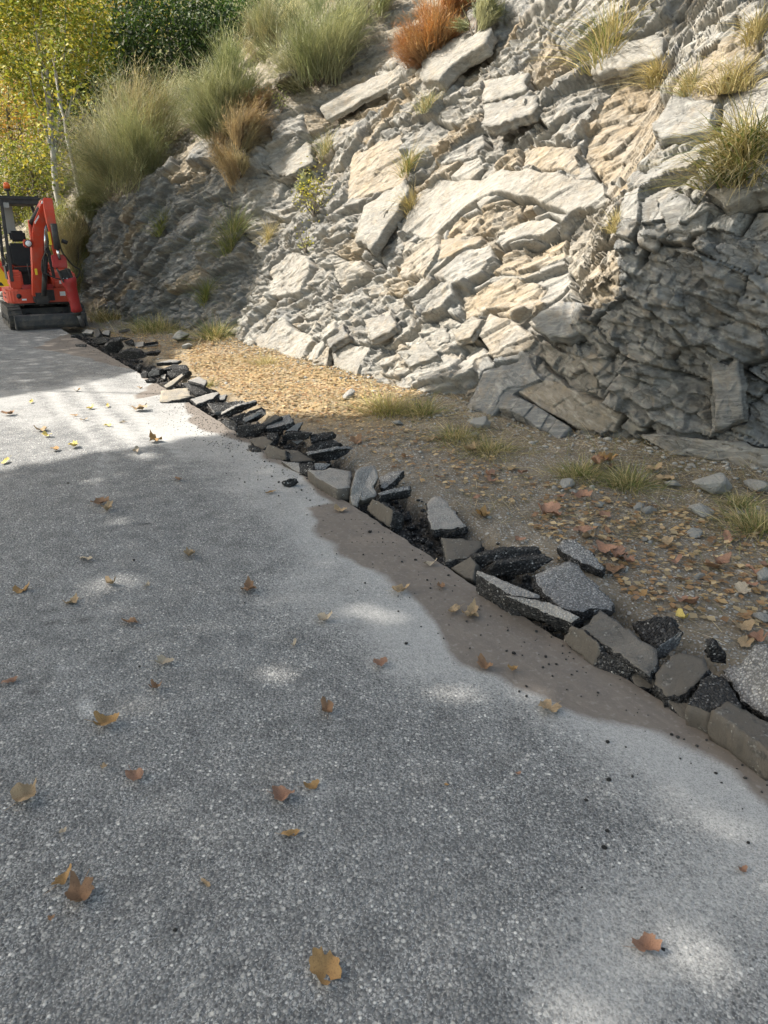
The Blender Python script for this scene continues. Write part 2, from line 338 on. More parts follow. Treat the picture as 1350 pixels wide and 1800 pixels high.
# columns: spacing follows the distance to the camera
ss = [0.0]
while ss[-1] < SL[-1]:
    p = np.array([np.interp(ss[-1], SL, CV[:, i]) for i in (0, 1)]); u, v, dd = project((p[0], p[1], 1.2))
    r = np.hypot(*p); ss.append(ss[-1]+(.0015*r if -60 < u < 1420 else (.004*r+.02)))
S1 = np.array(ss); T1 = np.concatenate([np.arange(-.45, 4.9, .0112), np.arange(4.9, 8.2, .03)])
nS, nT = len(S1), len(T1)
S, T = np.meshgrid(S1, T1, indexing='ij')
bx = np.interp(S1, SL, CV[:, 0])[:, None]; by = np.interp(S1, SL, CV[:, 1])[:, None]
nx = np.interp(S1, SL, NIN[:, 0])[:, None]; ny = np.interp(S1, SL, NIN[:, 1])[:, None]
def s_of(x, y):                                            # arc position of the path point nearest to x, y
    return SL[np.argmin((CV[:, 0]-x)**2+(CV[:, 1]-y)**2)]
sE0, sE1 = s_of(4.4, 3.1), s_of(1.5, 6.0)                    # the steep shaded foot on the right
crest_s = [s_of(*p) for p in ((10, -5), (2.9, 4.7), (.5, 7.4), (-1.2, 10.), (-2.2, 11.6), (-3.2, 12.8), (-4.4, 14.2), (-6.7, 16.5), (-10, 19.5), (-19, 25))]
crest_t = [6.9, 6.8, 6.2, 5.5, 5.2, 3.9, 3.05, 2.3, 1.3, .8]
TC = np.interp(S1, crest_s, crest_t)[:, None]+.25*fbm(S1*.8, S1*0, 60, 3)[:, None]
wE = (sstep(sE1+.9, sE1-.6, S)*sstep(2.5, 1.5, T))
alpha = np.radians(57+5*pn(S*.35, T*.35, 61)+wE*24+14*sstep(s_of(-2.6, 12.0), s_of(-4.4, 14.2), S)*sstep(.1, -.3, T-TC)-18*sstep(.0, .5, T-TC)-7*sstep(2, 4, T)*sstep(sE1+1, sE1-1, S))
dT = np.gradient(T1)
D = np.cumsum(np.cos(alpha)*dT, 1); D -= D[:, [np.argmin(abs(T1))]]; ZB = np.cumsum(np.sin(alpha)*dT, 1); ZB -= ZB[:, [np.argmin(abs(T1))]]
P0 = np.stack([bx+nx*D, by+ny*D, ZB+.06], -1)
NO = np.stack([-nx*np.sin(alpha), -ny*np.sin(alpha), np.cos(alpha)], -1)
PU, PV, PD = project(P0)
VIS = (PU > -40) & (PU < 1400) & (PV > -60) & (PV < 900)

# ------------------------------------------------------------------ relief: bedding blocks at three sizes, with hand-set slabs
def bed(th):
    c, s = math.cos(math.radians(th)), math.sin(math.radians(th)); r = -S
    return r*c+T*s, -r*s+T*c
th_main, th_low = 27, -17
al1, ac1 = bed(th_main); al2, ac2 = bed(th_low)
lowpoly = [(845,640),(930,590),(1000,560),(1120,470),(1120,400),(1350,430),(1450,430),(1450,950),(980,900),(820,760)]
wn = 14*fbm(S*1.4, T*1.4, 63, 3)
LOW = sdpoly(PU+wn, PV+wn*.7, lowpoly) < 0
al = np.where(LOW, al2, al1); ac = np.where(LOW, ac2, ac1)
w1 = .05*pn(al*1.1, ac*1.8, 65); w2 = .012*pn(al*5, ac*8, 66)
def layer(sa, sc, seed, wa, wc):
    x = (al+wa)/sa; y = (ac+wc)/sc; IX, IY, CX, CY, F1, F2 = voro(x, y+LOW*57, seed)
    return IX, IY, (x-CX)*sa, (y+LOW*57-CY)*sc, F2-F1
# regions of finer, crumbling rock (px outlines on the base surface)
CR = np.full(S.shape, .55)
def region(poly, val, soft=25):
    global CR
    w = sstep(soft, -soft, sdpoly(PU+wn, PV+wn, poly)); CR = CR*(1-w)+val*w
region([(100,250),(440,230),(450,600),(100,600)], .8)
region([(440,380),(700,470),(790,560),(700,660),(480,640),(430,500)], .85)
region([(700,300),(1110,290),(1110,560),(830,640),(740,520)], .12)
region([(990,560),(1120,420),(1200,430),(1400,480),(1400,770),(1150,760),(1060,700)], 1.0)
region([(840,640),(960,600),(1090,720),(1000,760),(850,760)], .15)
region([(480,90),(880,60),(1000,250),(740,320),(480,260)], .6)
# big blocks
IX, IY, dx1, dy1, e1 = layer(.80, .40, 101, w1, w1*.6)
cid = (IX.astype(np.int64)+500)*4000+(IY.astype(np.int64)+1000)
r1 = hsh(IX, IY, 111); r2 = hsh(IX, IY, 112); r3 = hsh(IX, IY, 113); r4 = hsh(IX, IY, 114)
wF = sstep(s_of(-2.4, 11.8), s_of(-3.4, 13.0), S)
o1 = (r1-.5)*(.085+.13*wF); ga = (r2-.5)*.3; gc = -(.0+.26*r3)*(1+.8*wF); tone = r4; crm = np.clip(CR+(r3-.5)*.5, 0, 1)
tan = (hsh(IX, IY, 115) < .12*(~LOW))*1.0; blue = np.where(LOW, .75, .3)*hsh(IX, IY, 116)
h_over = np.zeros(S.shape)
HERO = []                                                   # outline px, offset, slope along, slope across, colour tone, tan, blue, crumble
def hero(poly, off, ga_, gc_, tone_, tan_=0., blue_=.2, crm_=.1): HERO.append((poly, off, ga_, gc_, tone_, tan_, blue_, crm_))
hero([(625,265),(700,228),(714,290),(705,325),(600,345),(608,300)], -.06, 0, -.05, .6, .75, 0, .15)
hero([(1075,125),(1150,120),(1163,180),(1150,260),(1100,300),(1060,325),(1020,270),(1040,200)], -.10, 0, -.1, .6, 1, 0, .35)
hero([(915,255),(1015,250),(1018,302),(920,297)], -.05, 0, -.1, .6, 1, 0, .2)
hero([(790,400),(920,350),(917,385),(870,412),(790,432)], -.07, 0, -.15, .5, 1, 0, .45)
hero([(858,480),(900,430),(1000,405),(985,440),(920,490)], -.07, 0, -.15, .5, 1, 0, .5)
hero([(808,512),(900,490),(960,500),(940,545),(870,540),(808,562)], -.06, .1, -.1, .55, .9, 0, .35)
hero([(1060,450),(1116,430),(1116,520),(1050,560),(1000,500)], -.10, 0, -.1, .4, .7, 0, .8)
hero([(985,442),(1000,384),(1064,348),(1112,346),(1116,428),(1062,448),(1002,498)], -.02, .05, -.1, .7, .35, 0, .75)
hero([(905,125),(960,60),(1005,100),(945,155)], -.1, 0, -.1, .4, .8, 0, .9)
hero([(1068,320),(1112,318),(1115,342),(1070,345)], .02, 0, .1, .35, 1, 0, .1)
hero([(1165,245),(1180,235),(1240,240),(1165,262)], -.04, 0, -.1, .6, .6, 0, .5)
hero([(768,492),(830,440),(872,430),(880,465),(858,486),(800,507)], .05, 0, -.2, .9, 0, .2, .08)
hero([(722,332),(900,300),(1062,318),(1072,358),(1000,382),(930,352),(880,347),(790,396),(760,420),(702,402)], .03, .06, -.16, .85, .1, .15, .07)
hero([(880,412),(960,376),(986,396),(940,430),(886,442)], .06, 0, -.2, .9, 0, .2, .06)
hero([(622,418),(640,360),(712,315),(722,332),(690,380),(652,440)], .16, .25, -.3, .9, 0, .3, .15)
hero([(652,440),(692,382),(704,400),(690,450),(670,470)], -.12, 0, 0, .3, 0, .4, .5)
hero([(702,425),(780,415),(786,450),(760,500),(706,490)], .08, .1, -.15, .55, .45, 0, .25)
hero([(850,142),(925,128),(925,160),(850,182)], .10, .1, -.35, .85, 0, .25, .1)
hero([(850,184),(945,168),(938,202),(850,226)], .14, .1, -.4, .8, 0, .45, .1)
hero([(850,228),(935,206),(960,225),(915,262),(850,290)], -.16, 0, -.1, .3, .1, .3, .8)
hero([(1035,92),(1085,65),(1172,62),(1166,100),(1072,125),(1040,132)], .10, 0, -.25, .85, .1, .15, .08)
hero([(1145,216),(1180,165),(1262,180),(1252,232),(1162,247)], .08, 0, -.2, .75, 0, .3, .1)
hero([(1262,150),(1350,118),(1400,118),(1400,260),(1262,235)], .0, 0, -.2, .8, .1, .15, .15)
hero([(1240,318),(1350,288),(1420,280),(1420,325),(1350,332),(1272,366)], .20, 0, -.3, .85, 0, .1, .06)
hero([(1272,368),(1350,334),(1420,328),(1420,380),(1295,388)], -.14, 0, 0, .3, 0, .3, .6)
hero([(1160,365),(1205,350),(1245,370),(1240,405),(1170,410)], .12, .1, -.3, .85, 0, .5, .15)
hero([(1120,360),(1158,350),(1165,400),(1150,440),(1120,430)], .14, .1, -.2, .7, 0, .3, .2)
hero([(738,138),(745,95),(800,62),(862,48),(852,76),(800,107),(772,142)], .20, .15, -.35, .9, 0, .2, .12)
hero([(770,143),(800,108),(850,80),(850,112),(800,130)], -.14, 0, 0, .4, .5, 0, .6)
hero([(560,190),(620,150),(740,100),(738,130),(650,170),(575,210)], .10, 0, -.4, .8, 0, .2, .25)
hero([(470,292),(548,252),(555,284),(502,312),(476,303)], .06, .1, -.2, .85, .1, .15, .1)
hero([(580,622),(610,600),(652,610),(632,665),(590,674)], .05, .1, -.1, .6, .1, .2, .08)
hero([(545,642),(555,610),(582,605),(572,642)], .14, .2, -.3, .65, 0, .3, .1)
hero([(566,582),(604,570),(612,590),(580,612)], .18, .3, -.3, .45, 0, .4, .1)
hero([(640,560),(690,548),(700,575),(650,600)], .10, .2, -.3, .6, .2, .2, .2)
hero([(792,582),(830,555),(852,560),(826,596),(805,600)], .08, .1, -.2, .95, 0, .4, .08)
hero([(835,582),(860,546),(930,575),(946,592),(930,612),(860,632)], .06, .1, -.1, .6, .5, 0, .12)
hero([(930,562),(985,526),(1050,545),(1032,580),(960,597)], .12, .1, -.3, .75, 0, .5, .12)
hero([(938,612),(960,598),(1045,642),(1056,702),(1000,687)], -.04, 0, .5, .4, .25, .4, .5)
hero([(850,650),(930,627),(958,668),(902,693),(880,722),(850,742),(828,722),(840,682)], .06, .1, -.15, .75, 0, .8, .1)
hero([(905,690),(960,668),(1060,702),(1100,732),(1080,762),(1010,752)], .02, 0, -.2, .55, .4, .2, .12)
hero([(1118,762),(1180,764),(1350,790),(1450,800),(1450,860),(1350,842),(1260,812),(1190,792)], .22, 0, -.3, .6, .2, .3, .15)
hero([(1250,640),(1300,630),(1310,740),(1255,760)], .10, .15, -.1, .45, 0, .5, .2)
hero([(590,470),(640,452),(660,480),(600,510)], .08, .1, -.2, .75, .2, .1, .4)
hero([(470,470),(520,440),(560,470),(540,520),(480,530)], .06, .1, -.15, .7, .1, .2, .3)
hero([(450,600),(500,560),(560,600),(520,650),(460,640)], .02, .05, -.1, .75, .1, .1, .12)
hero([(240,305),(300,275),(310,290),(262,335)], .12, .1, -.3, .8, 0, .8, .1)
hero([(330,250),(380,245),(385,280),(330,290)], .10, .1, -.4, .7, 0, .7, .3)
hero([(305,380),(350,365),(365,395),(325,425)], .12, .1, -.4, .65, 0, .7, .3)
jx = 6*pn(S*3.1, T*3.1, 71); jy = 6*pn(S*3.1, T*3.1, 72)
hero_id = np.full(S.shape, -1); hero_edge = np.full(S.shape, 99.)
for k, hk in enumerate(HERO):
    p = hk[0]; x0 = min(q[0] for q in p)-20; x1 = max(q[0] for q in p)+20; y0 = min(q[1] for q in p)-20; y1 = max(q[1] for q in p)+20
    m = (PU > x0) & (PU < x1) & (PV > y0) & (PV < y1) & (PD > 1)
    if not m.any(): continue
    sdv = sdpoly(PU[m]+jx[m], PV[m]+jy[m], p); ins = np.zeros(S.shape, bool); ins[m] = sdv < 0
    if ins.sum() < 20: continue
    ca, cc = al[ins].mean(), ac[ins].mean(); hero_id[ins] = k
    o1[ins] = hk[1]*.5; ga[ins] = hk[2]*.7; gc[ins] = hk[3]*.6; tone[ins] = hk[4]; tan[ins] = hk[5]; blue[ins] = hk[6]; crm[ins] = hk[7]
    dx1[ins] = (al[ins]-ca)*.6; dy1[ins] = (ac[ins]-cc); cid[ins] = -1-k
    tmp = hero_edge[m]; hero_edge[m] = np.minimum(tmp, abs(sdv))
e1 = np.where(hero_id >= 0, np.minimum(hero_edge/60, 1), np.minimum(e1, hero_edge/60))
H = o1+ga*np.clip(dx1, -.6, .6)+gc*np.clip(dy1, -.3, .3)
# middle and small blocks
IX2, IY2, dx2, dy2, e2 = layer(.27, .125, 201, w1+w2, w1*.6+w2*.7)
q1 = hsh(IX2, IY2, 211); q2 = hsh(IX2, IY2, 212); q3 = hsh(IX2, IY2, 213)
lg = ac/.46+.35*pn(al*.5, ac*.3, 87)+.18*(hsh(IX, IY, 117)-.5); lamp = sstep(.42, .8, .5+.55*fbm(al*.8, ac*.9, 88, 3))*np.where(hero_id >= 0, .25, 1)*(~LOW*.6+.4)
H += .15*lamp*(.5-(lg-np.floor(lg)))            # long overhanging ledges
H += crm*((q1-.5)*.105+(q2-.5)*.8*dx2-(.8*q3-.1)*dy2)
IX3, IY3, dx3, dy3, e3 = layer(.10, .05, 301, w1+w2, w1*.6+w2)
p1 = hsh(IX3, IY3, 311); p2 = hsh(IX3, IY3, 312)
k3 = np.clip(crm*1.1-.05+.35*pn(S*1.1, T*1.1, 77), .04, 1)
H += k3*((p1-.5)*.052+(p2-.5)*1.1*dx3-.9*(hsh(IX3, IY3, 313)-.25)*dy3)
lam = ac/.028+2.2*fbm(al*1.1, ac*2, 79, 3)                   # thin bedding laminae
H += (.35+.65*crm)*.0025*((lam-np.floor(lam))*-1+.5)*sstep(.45, .75, .5+.5*fbm(al*.9, ac*2, 78, 3))
H += .10*fbm(S*.55, T*.6, 80, 3)+.004*fbm(al*3.5, ac*7, 81, 2)
open1 = sstep(.35, .65, .5+.75*pn(al*1.7, ac*3.1, 83))
crack = (1-sstep(.01, .05, e1))*open1*.17+(1-sstep(.01, .055, e2))*np.clip(crm*1.3, 0, 1)*.085*sstep(.4, .7, .5+pn(al*4, ac*7, 84))
H -= crack
bulge = wE*sstep(.5, 1.6, T)*sstep(2.4, 1.75, T)*.30; H += bulge    # overhanging belly of the shaded foot
soil = sstep(-.15, .5, T-TC+.25*fbm(S*1.5, T*1.5, 85, 3))
H = H*(1-.6*soil)+soil*.06*fbm(S*2, T*2, 86, 4)
H = np.where(T < -.1, H*.6, H)
def nb(H): Hp = np.pad(H, 1, 'edge'); return Hp[:-2, 1:-1], Hp[2:, 1:-1], Hp[1:-1, :-2], Hp[1:-1, 2:]
a_, b_, c_, d_ = nb(H); rngH = np.maximum(np.maximum(a_, b_), np.maximum(c_, d_))-np.minimum(np.minimum(a_, b_), np.minimum(c_, d_)); wB = sstep(.085, .14, rngH); Hs = H
for _ in range(2): Hs = .4*Hs+.15*sum(nb(Hs))
H = H*(1-wB)+Hs*wB                                          # tall steps get plain walls, facets stay crisp
PW = P0+NO*H[..., None]
# lateral pull towards the block's low side makes true undercuts
# ------------------------------------------------------------------ colour of the stone, with shade painted into LOW and FARS
def c3(*c): return np.array(c)
warm = c3(.255, .243, .216); grey = c3(.222, .216, .202); bl = c3(.155, .165, .173); ochre = c3(.26, .21, .145); darkc = c3(.16, .158, .15)
ton = np.clip(.45+.28*tone+.25*(q1-.5)*crm+.25*fbm(S*1.1, T*1.1, 91, 3), 0, 1)
C = grey+(warm-grey)*ton[..., None]
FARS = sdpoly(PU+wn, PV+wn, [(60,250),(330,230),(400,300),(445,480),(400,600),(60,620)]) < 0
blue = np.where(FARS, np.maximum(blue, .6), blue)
C = C*(.72+.42*ton)[..., None]*np.where(LOW, .56, np.where(FARS, .46, 1))[..., None]  # LOW and FARS: dark slate, darkened further to paint in deeper shade
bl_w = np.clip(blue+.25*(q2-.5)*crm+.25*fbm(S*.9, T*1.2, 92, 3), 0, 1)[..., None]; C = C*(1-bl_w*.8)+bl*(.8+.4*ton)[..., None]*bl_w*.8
fines = np.clip(.5*pn(al*1.6, ac*2.6, 95)+.7*pn(S*5, T*5, 96)*crm-.12, 0, 1)*.9          # ochre fines lodged between the blocks
tn = np.clip(tan*(.75+.5*pn(S*3, T*3, 93))+fines*(~LOW)*.9+fines*LOW*.25, 0, 1)[..., None]
C = C*(1-tn)+ochre*(.75+.4*ton)[..., None]*tn
C = C*(1-.35*np.clip(p1-.75, 0, .25)[..., None]*4*k3[..., None])
soilc = c3(.30, .25, .175)*(.8+.5*np.clip(fbm(S*4, T*4, 97, 3), -1, 1)[..., None]*.5); C = C*(1-.7*soil[..., None])+soilc*.7*soil[..., None]
def rock_mat():
    t = NT('slate_rock', .88, .25); b = t.attr('bed', True); c = t.coord(); base = t.acol('tint')
    n1 = t.noise(t.mapping(b, (5, 22, 5)), 1, 4, .65, .3); n2 = t.noise(c, 26, 4, .65); n3 = t.noise(c, 120, 2, .6)
    base = t.mix(t.ramp(n2, [(.3, .55), (.5, 0)]), base, t.mix(.6, base, (.07, .068, .065)))
    base = t.mix(t.ramp(n1, [(.5, 0), (.72, .55)]), base, t.mix(.5, base, (.55, .54, .5)))
    lich = t.noise(c, 9, 4, .7); base = t.mix(t.ramp(lich, [(.58, 0), (.72, .45)]), base, (.42, .41, .37))
    och = t.noise(c, 5.5, 4, .7); base = t.mix(t.ramp(och, [(.5, 0), (.68, .5)]), base, t.mix(.6, base, (.30, .225, .135)))
    lin = t.vor(t.mapping(b, (16, 48, 16)), 1, 'DISTANCE_TO_EDGE'); ln = t.ramp(lin, [(0, 1), (.04, 0)])
    gate = t.ramp(t.noise(b, 5, 2), [(.45, 0), (.6, 1)])
    f1 = t.n('ShaderNodeSeparateColor', {0: t.vor(t.mapping(b, (11, 30, 11)), 1, out='Color')}).outputs[0]; f2 = t.n('ShaderNodeSeparateColor', {0: t.vor(t.mapping(b, (30, 75, 30)), 1, out='Color')}).outputs[0]
    base = t.mix(t.math('MULTIPLY', t.math('MULTIPLY', ln, gate), .6), base, (.05, .048, .045))
    base = t.mix(t.ramp(f2, [(.75, 0), (1, .35)]), base, t.mix(.55, base, (.08, .078, .072))); base = t.mix(t.ramp(f1, [(0, .3), (.3, 0)]), base, t.mix(.5, base, (.5, .48, .43)))
    h = t.math('ADD', t.math('MULTIPLY', n1, .5), t.math('ADD', t.math('MULTIPLY', n2, .5), t.math('MULTIPLY', n3, .35)))
    h = t.math('ADD', h, t.math('ADD', t.math('MULTIPLY', f1, .55), t.math('MULTIPLY', f2, .45)))
    h = t.math('SUBTRACT', h, t.math('MULTIPLY', t.math('MULTIPLY', ln, gate), .5))
    return t.out(base, t.bump(h, .75, .016))
M_ROCK = rock_mat()
# ------------------------------------------------------------------ cut the surface into the slabs one can pick out, the rest stays the rock face
gf = grid_faces(nS, nT, True)
fc = cid.ravel()[gf[:, 0]]; fsoil = (soil.ravel()[gf].mean(1) > .55); fvis = VIS.ravel()[gf[:, 0]] & ~fsoil & (T.ravel()[gf[:, 0]] > 0)
u_, inv, cnt = np.unique(np.where(fvis, fc, 10**12), return_inverse=True, return_counts=True)
pxa = np.abs(np.gradient(PU, axis=0)*np.gradient(PV, axis=1)).ravel()[gf[:, 0]]
area = np.bincount(inv, np.where(fvis, pxa, 0)); okc = (u_ < 10**12) & (area > 260)
order = np.argsort(-area); keep = [i for i in order if okc[i]][:270]
flag = np.zeros(len(u_), bool); flag[keep] = True; fk = flag[inv]
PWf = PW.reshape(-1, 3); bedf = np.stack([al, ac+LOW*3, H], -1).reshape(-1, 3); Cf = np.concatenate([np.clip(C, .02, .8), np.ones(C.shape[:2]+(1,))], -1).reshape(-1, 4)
def sub(name, faces, mat, parent=None):
    vi, fi = np.unique(faces, return_inverse=True); fi = fi.reshape(faces.shape)
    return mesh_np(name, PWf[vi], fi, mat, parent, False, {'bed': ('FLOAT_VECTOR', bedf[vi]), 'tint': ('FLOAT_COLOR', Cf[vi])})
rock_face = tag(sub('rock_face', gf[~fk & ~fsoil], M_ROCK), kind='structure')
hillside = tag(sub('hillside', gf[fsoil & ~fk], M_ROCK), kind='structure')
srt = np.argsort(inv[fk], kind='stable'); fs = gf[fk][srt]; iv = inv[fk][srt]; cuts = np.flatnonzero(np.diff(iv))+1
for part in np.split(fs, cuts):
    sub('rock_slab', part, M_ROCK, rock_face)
# look-up: the point of the rock or hillside surface seen at a photo position
sub_i = (slice(None, None, 3), slice(None, None, 3)); QU, QV, QD = project(PW[sub_i].reshape(-1, 3)); QP = PW[sub_i].reshape(-1, 3); QN = NO[sub_i].reshape(-1, 3)
def wallpt(px, py, r=14):
    d = np.hypot(QU-px, QV-py); m = np.flatnonzero((d < r) & (QD > .5))
    if len(m) == 0: m = np.array([np.argmin(d+(QD < .5)*1e6)])
    k = m[np.argmin(QD[m]+d[m]*.02)]; return QP[k], QN[k], QD[k]
# hill behind the crest
top = PW[:, -1]; tn_ = np.stack([nx[:, 0], ny[:, 0]], -1); st_ = slice(None, None, 12); rows = [top[st_]+[0, 0, -.05]]
for k in range(1, 16):
    q = top[st_].copy(); dd = 1.6*k; q[:, :2] += tn_[st_]*dd; q[:, 2] += dd*.72*(1-.012*k)+.5*fbm(q[:, 0]*.25, q[:, 1]*.25, 99, 3); rows.append(q)
HB = np.stack(rows, 1); M_SOIL = simple('hill_soil', (.085, .085, .04), .95, .1, var=.5, scale=2.5, bump=.05)
hill = mesh_np('hill', HB.reshape(-1, 3), grid_faces(HB.shape[0], HB.shape[1], True), M_SOIL, smooth=True); tag(hill, kind='structure')

#print('GRID', nS, nT, nS*nT)
QC = C[sub_i].reshape(-1, 3)
# ------------------------------------------------------------------ single slabs and ledges that stand clear of the face
def ring_solid(P, th, dn, nrm, seed, rough=1.0, st=.02, m=4):
    c = P.mean(0); seg = np.linalg.norm(np.roll(P, -1, 0)-P, axis=1); st = max(seg.sum()/56, st); R = []
    for i in range(len(P)):
        k = max(1, int(round(seg[i]/st))); q = P[(i+1) % len(P)]; R += [P[i]+(q-P[i])*j/k for j in range(k)]
    R = np.array(R); n = len(R); e1 = P[1]-P[0]; e1 = e1/np.linalg.norm(e1); e2 = np.cross(nrm, e1); a = (R-c)@e1; b = (R-c)@e2
    rad = R-c; rl = np.linalg.norm(rad, axis=1)[:, None]+1e-6; rad = rad/rl
    def nz(f, k, amp): return amp*pn(a*f+k*3.7+seed*.37, b*f+k*1.9, 700+k)[:, None]
    am = min(.02, .06*rl.mean())*rough; R = R+rad*(nz(9, 0, am*1.5)+nz(30, 1, am*.6))
    rings = [c+(R-c)*.4+nrm*nz(9, 2, .012*rough), c+(R-c)*.8+nrm*nz(9, 3, .012*rough), R+nrm*nz(14, 4, .006*rough)]
    for k in range(1, m+1):
        f = k/m; lay = .018*rough*(hsh(np.array([k]), np.array([seed]), 5)[0]-.5); rings.append(R+dn*th*f+rad*(lay+nz(10, 10+k, .014*rough)+nz(34, 20+k, .006*rough)))
    V = np.concatenate(rings+[c[None], (c+dn*th)[None]]); K = len(rings); i = np.arange(K*n).reshape(K, n); j = np.roll(i, -1, 1)
    F4 = np.stack([i[:-1], i[1:], j[1:], j[:-1]], -1).reshape(-1, 4); F3 = np.concatenate([np.stack([np.full(n, K*n), i[0], j[0]], 1), np.stack([np.full(n, K*n+1), j[-1], i[-1]], 1)])
    if np.dot(np.cross(V[F3[0, 1]]-V[F3[0, 0]], V[F3[0, 2]]-V[F3[0, 0]]), nrm) < 0: F4 = F4[:, ::-1]; F3 = F3[:, ::-1]
    return V, [F4, F3]
def rock_block(poly, anchor, up, th, col, push=.03, rough=1.9, tiltx=0.0):
    if rough > 1.5: up *= .5; push *= .45; th *= .8; col = tuple(x*.92 for x in col)
    p, n0, dp = wallpt(*anchor, 18); nrm = n0*(1-up)+np.array([tiltx, 0, up]); nrm /= np.linalg.norm(nrm); p = p+n0*push
    d = ray([q[0] for q in poly], [q[1] for q in poly]); o = np.array([0, 0, CAMH]); t = ((p-o)@nrm)/(d@nrm)
    t = np.clip(t, (dp-.9), dp+.6); P = o+d*t[:, None]; dn = -nrm*.75-n0*.25+np.array([0, 0, -.12]); dn /= np.linalg.norm(dn); sd = int(poly[0][0]*7+poly[0][1])
    V, F = ring_solid(P, th, dn, nrm, sd, rough); c = np.array(col)*.5+QC[np.argmin(np.hypot(QU-anchor[0], QV-anchor[1])+(QD < .5)*1e6)]*.5; nn = pn(V[:, 0]*3+V[:, 1]*2, V[:, 2]*5, 41)[:, None]
    C = np.concatenate([np.clip(c*(1+.18*nn), .02, .8), np.ones((len(V), 1))], 1); e = V-V.mean(0)
    return mesh_np('rock_slab', V, F, M_ROCK, rock_face, False, {'bed': ('FLOAT_VECTOR', np.stack([e[:, 0]+sd, e[:, 2]*1.5+e[:, 1]*.5, e[:, 1]], 1)), 'tint': ('FLOAT_COLOR', C)})
cP, cG, cB, cD = (.245, .236, .212), (.20, .195, .182), (.17, .182, .192), (.13, .13, .128)
k7 = lambda x, y: (850+x/2.7, 350+y/2.7)
UPL = [(110, 925), (175, 945), (240, 975), (310, 1018), (350, 1045), (412, 1080)]; LOL = [(72, 985), (130, 1005), (190, 1032), (268, 1088), (305, 1105), (355, 1140)]
for i in range(5):
    rock_block([k7(*UPL[i]), k7(*UPL[i+1]), k7(*LOL[i+1]), k7(*LOL[i])], k7(250, 990), .45, .13, tuple(x*(1+.12*((i*7) % 3-1)) for x in cB), .05+.012*((i*2) % 3), .5)
rock_block([(478,152),(490,130),(518,122),(526,134),(512,152)], (522,128), .72, .07, cP, .02, 1.2)
rock_block([(738,138),(745,98),(800,64),(862,48),(852,76),(800,107),(772,140)], (850,58), .35, .22, cP, .06)
rock_block([(850,184),(900,172),(945,168),(938,200),(880,215),(850,224)], (900,172), .45, .14, cG, .05)
rock_block([(850,142),(925,128),(925,158),(850,180)], (900,132), .4, .10, cP, .04)
rock_block([(1240,320),(1290,300),(1350,288),(1420,280),(1420,325),(1350,332),(1272,364)], (1300,296), .40, .20, cP, .08)
rock_block([(1120,764),(1180,764),(1350,790),(1440,800),(1440,850),(1350,838),(1260,810),(1190,790)], (1250,775), .42, .22, cG, .08)
rock_block([(624,418),(640,362),(710,317),(718,334),(690,380),(652,438)], (700,330), .22, .18, cP, .06)
rock_block([(566,584),(602,570),(612,590),(580,612)], (600,575), .25, .12, cD, .06)
rock_block([(546,642),(556,612),(582,606),(572,642)], (575,612), .3, .10, cG, .05)
rock_block([(1162,366),(1205,352),(1244,370),(1238,404),(1172,408)], (1205,356), .2, .16, cG, .06)
rock_block([(1122,362),(1156,352),(1164,398),(1150,436),(1124,428)], (1145,360), .15, .18, cG, .06)
rock_block([(932,562),(985,528),(1048,546),(1030,580),(962,596)], (1000,535), .3, .16, cB, .05)
rock_block([(562,190),(620,152),(736,104),(736,128),(650,168),(576,210)], (660,140), .45, .10, cP, .05)
rock_block([(1252,642),(1298,632),(1308,738),(1257,756)], (1280,640), .12, .14, cD, .05)
rock_block([(852,654),(930,630),(955,668),(902,690),(880,718),(852,738),(832,720)], (920,640), .3, .14, cB, .04)
rock_block([(1150,218),(1182,168),(1258,182),(1250,228),(1164,244)], (1220,180), .3, .10, cG, .04)
rock_block([(1037,94),(1085,68),(1168,64),(1162,100),(1072,124),(1044,130)], (1120,70), .35, .14, cP, .05)
rock_block([(472,294),(546,254),(552,284),(502,310),(478,302)], (530,262), .25, .10, cP, .04)
rock_block([(795,582),(830,557),(850,561),(826,594),(806,598)], (835,560), .3, .10, cP, .04)
rock_block([(742,585),(785,570),(790,600),(748,612)], (770,575), .3, .10, cG, .04)
rock_block([(640,562),(688,550),(698,574),(652,598)], (675,555), .3, .12, cG, .05)
rock_block([(700,620),(745,600),(770,625),(720,645)], (735,605), .3, .12, cG, .04)
# ------------------------------------------------------------------ vegetation tools
rng = np.random.default_rng(7)
def leaf_mat(name, rough=.6, trans=.35):
    t = NT(name, rough, .3); col = t.acol('tint'); t.out(col)
    tr = t.n('ShaderNodeBsdfTranslucent', {'Color': t.mix(.5, col, t.mix(1.0, col, (1.0, .95, .35), 'MULTIPLY'))}); o = t.t.nodes['Material Output']
    mx = t.n('ShaderNodeMixShader', {0: trans, 1: t.b.outputs[0], 2: tr.outputs[0]}); t.t.links.new(mx.outputs[0], o.inputs[0]); return t.m
M_LEAF = leaf_mat('foliage'); M_GRASS = leaf_mat('grass_blade', .7, .25)
def bark_mat(name, a, b, sc=14):
    t = NT(name, .9, .2); c = t.coord(); n = t.noise(t.mapping(c, (1, 1, .35)), sc, 5, .65); return t.out(t.mix(t.ramp(n, [(.35, 0), (.65, 1)]), a, b), t.bump(n, .7, .02))
M_BARK = bark_mat('bark_grey_brown', (.09, .075, .06), (.22, .19, .16)); M_PALE = bark_mat('bark_pale', (.17, .16, .135), (.46, .44, .39), 9)
def rand_dirs(n):
    v = rng.normal(size=(n, 3)); return v/np.linalg.norm(v, axis=1)[:, None]
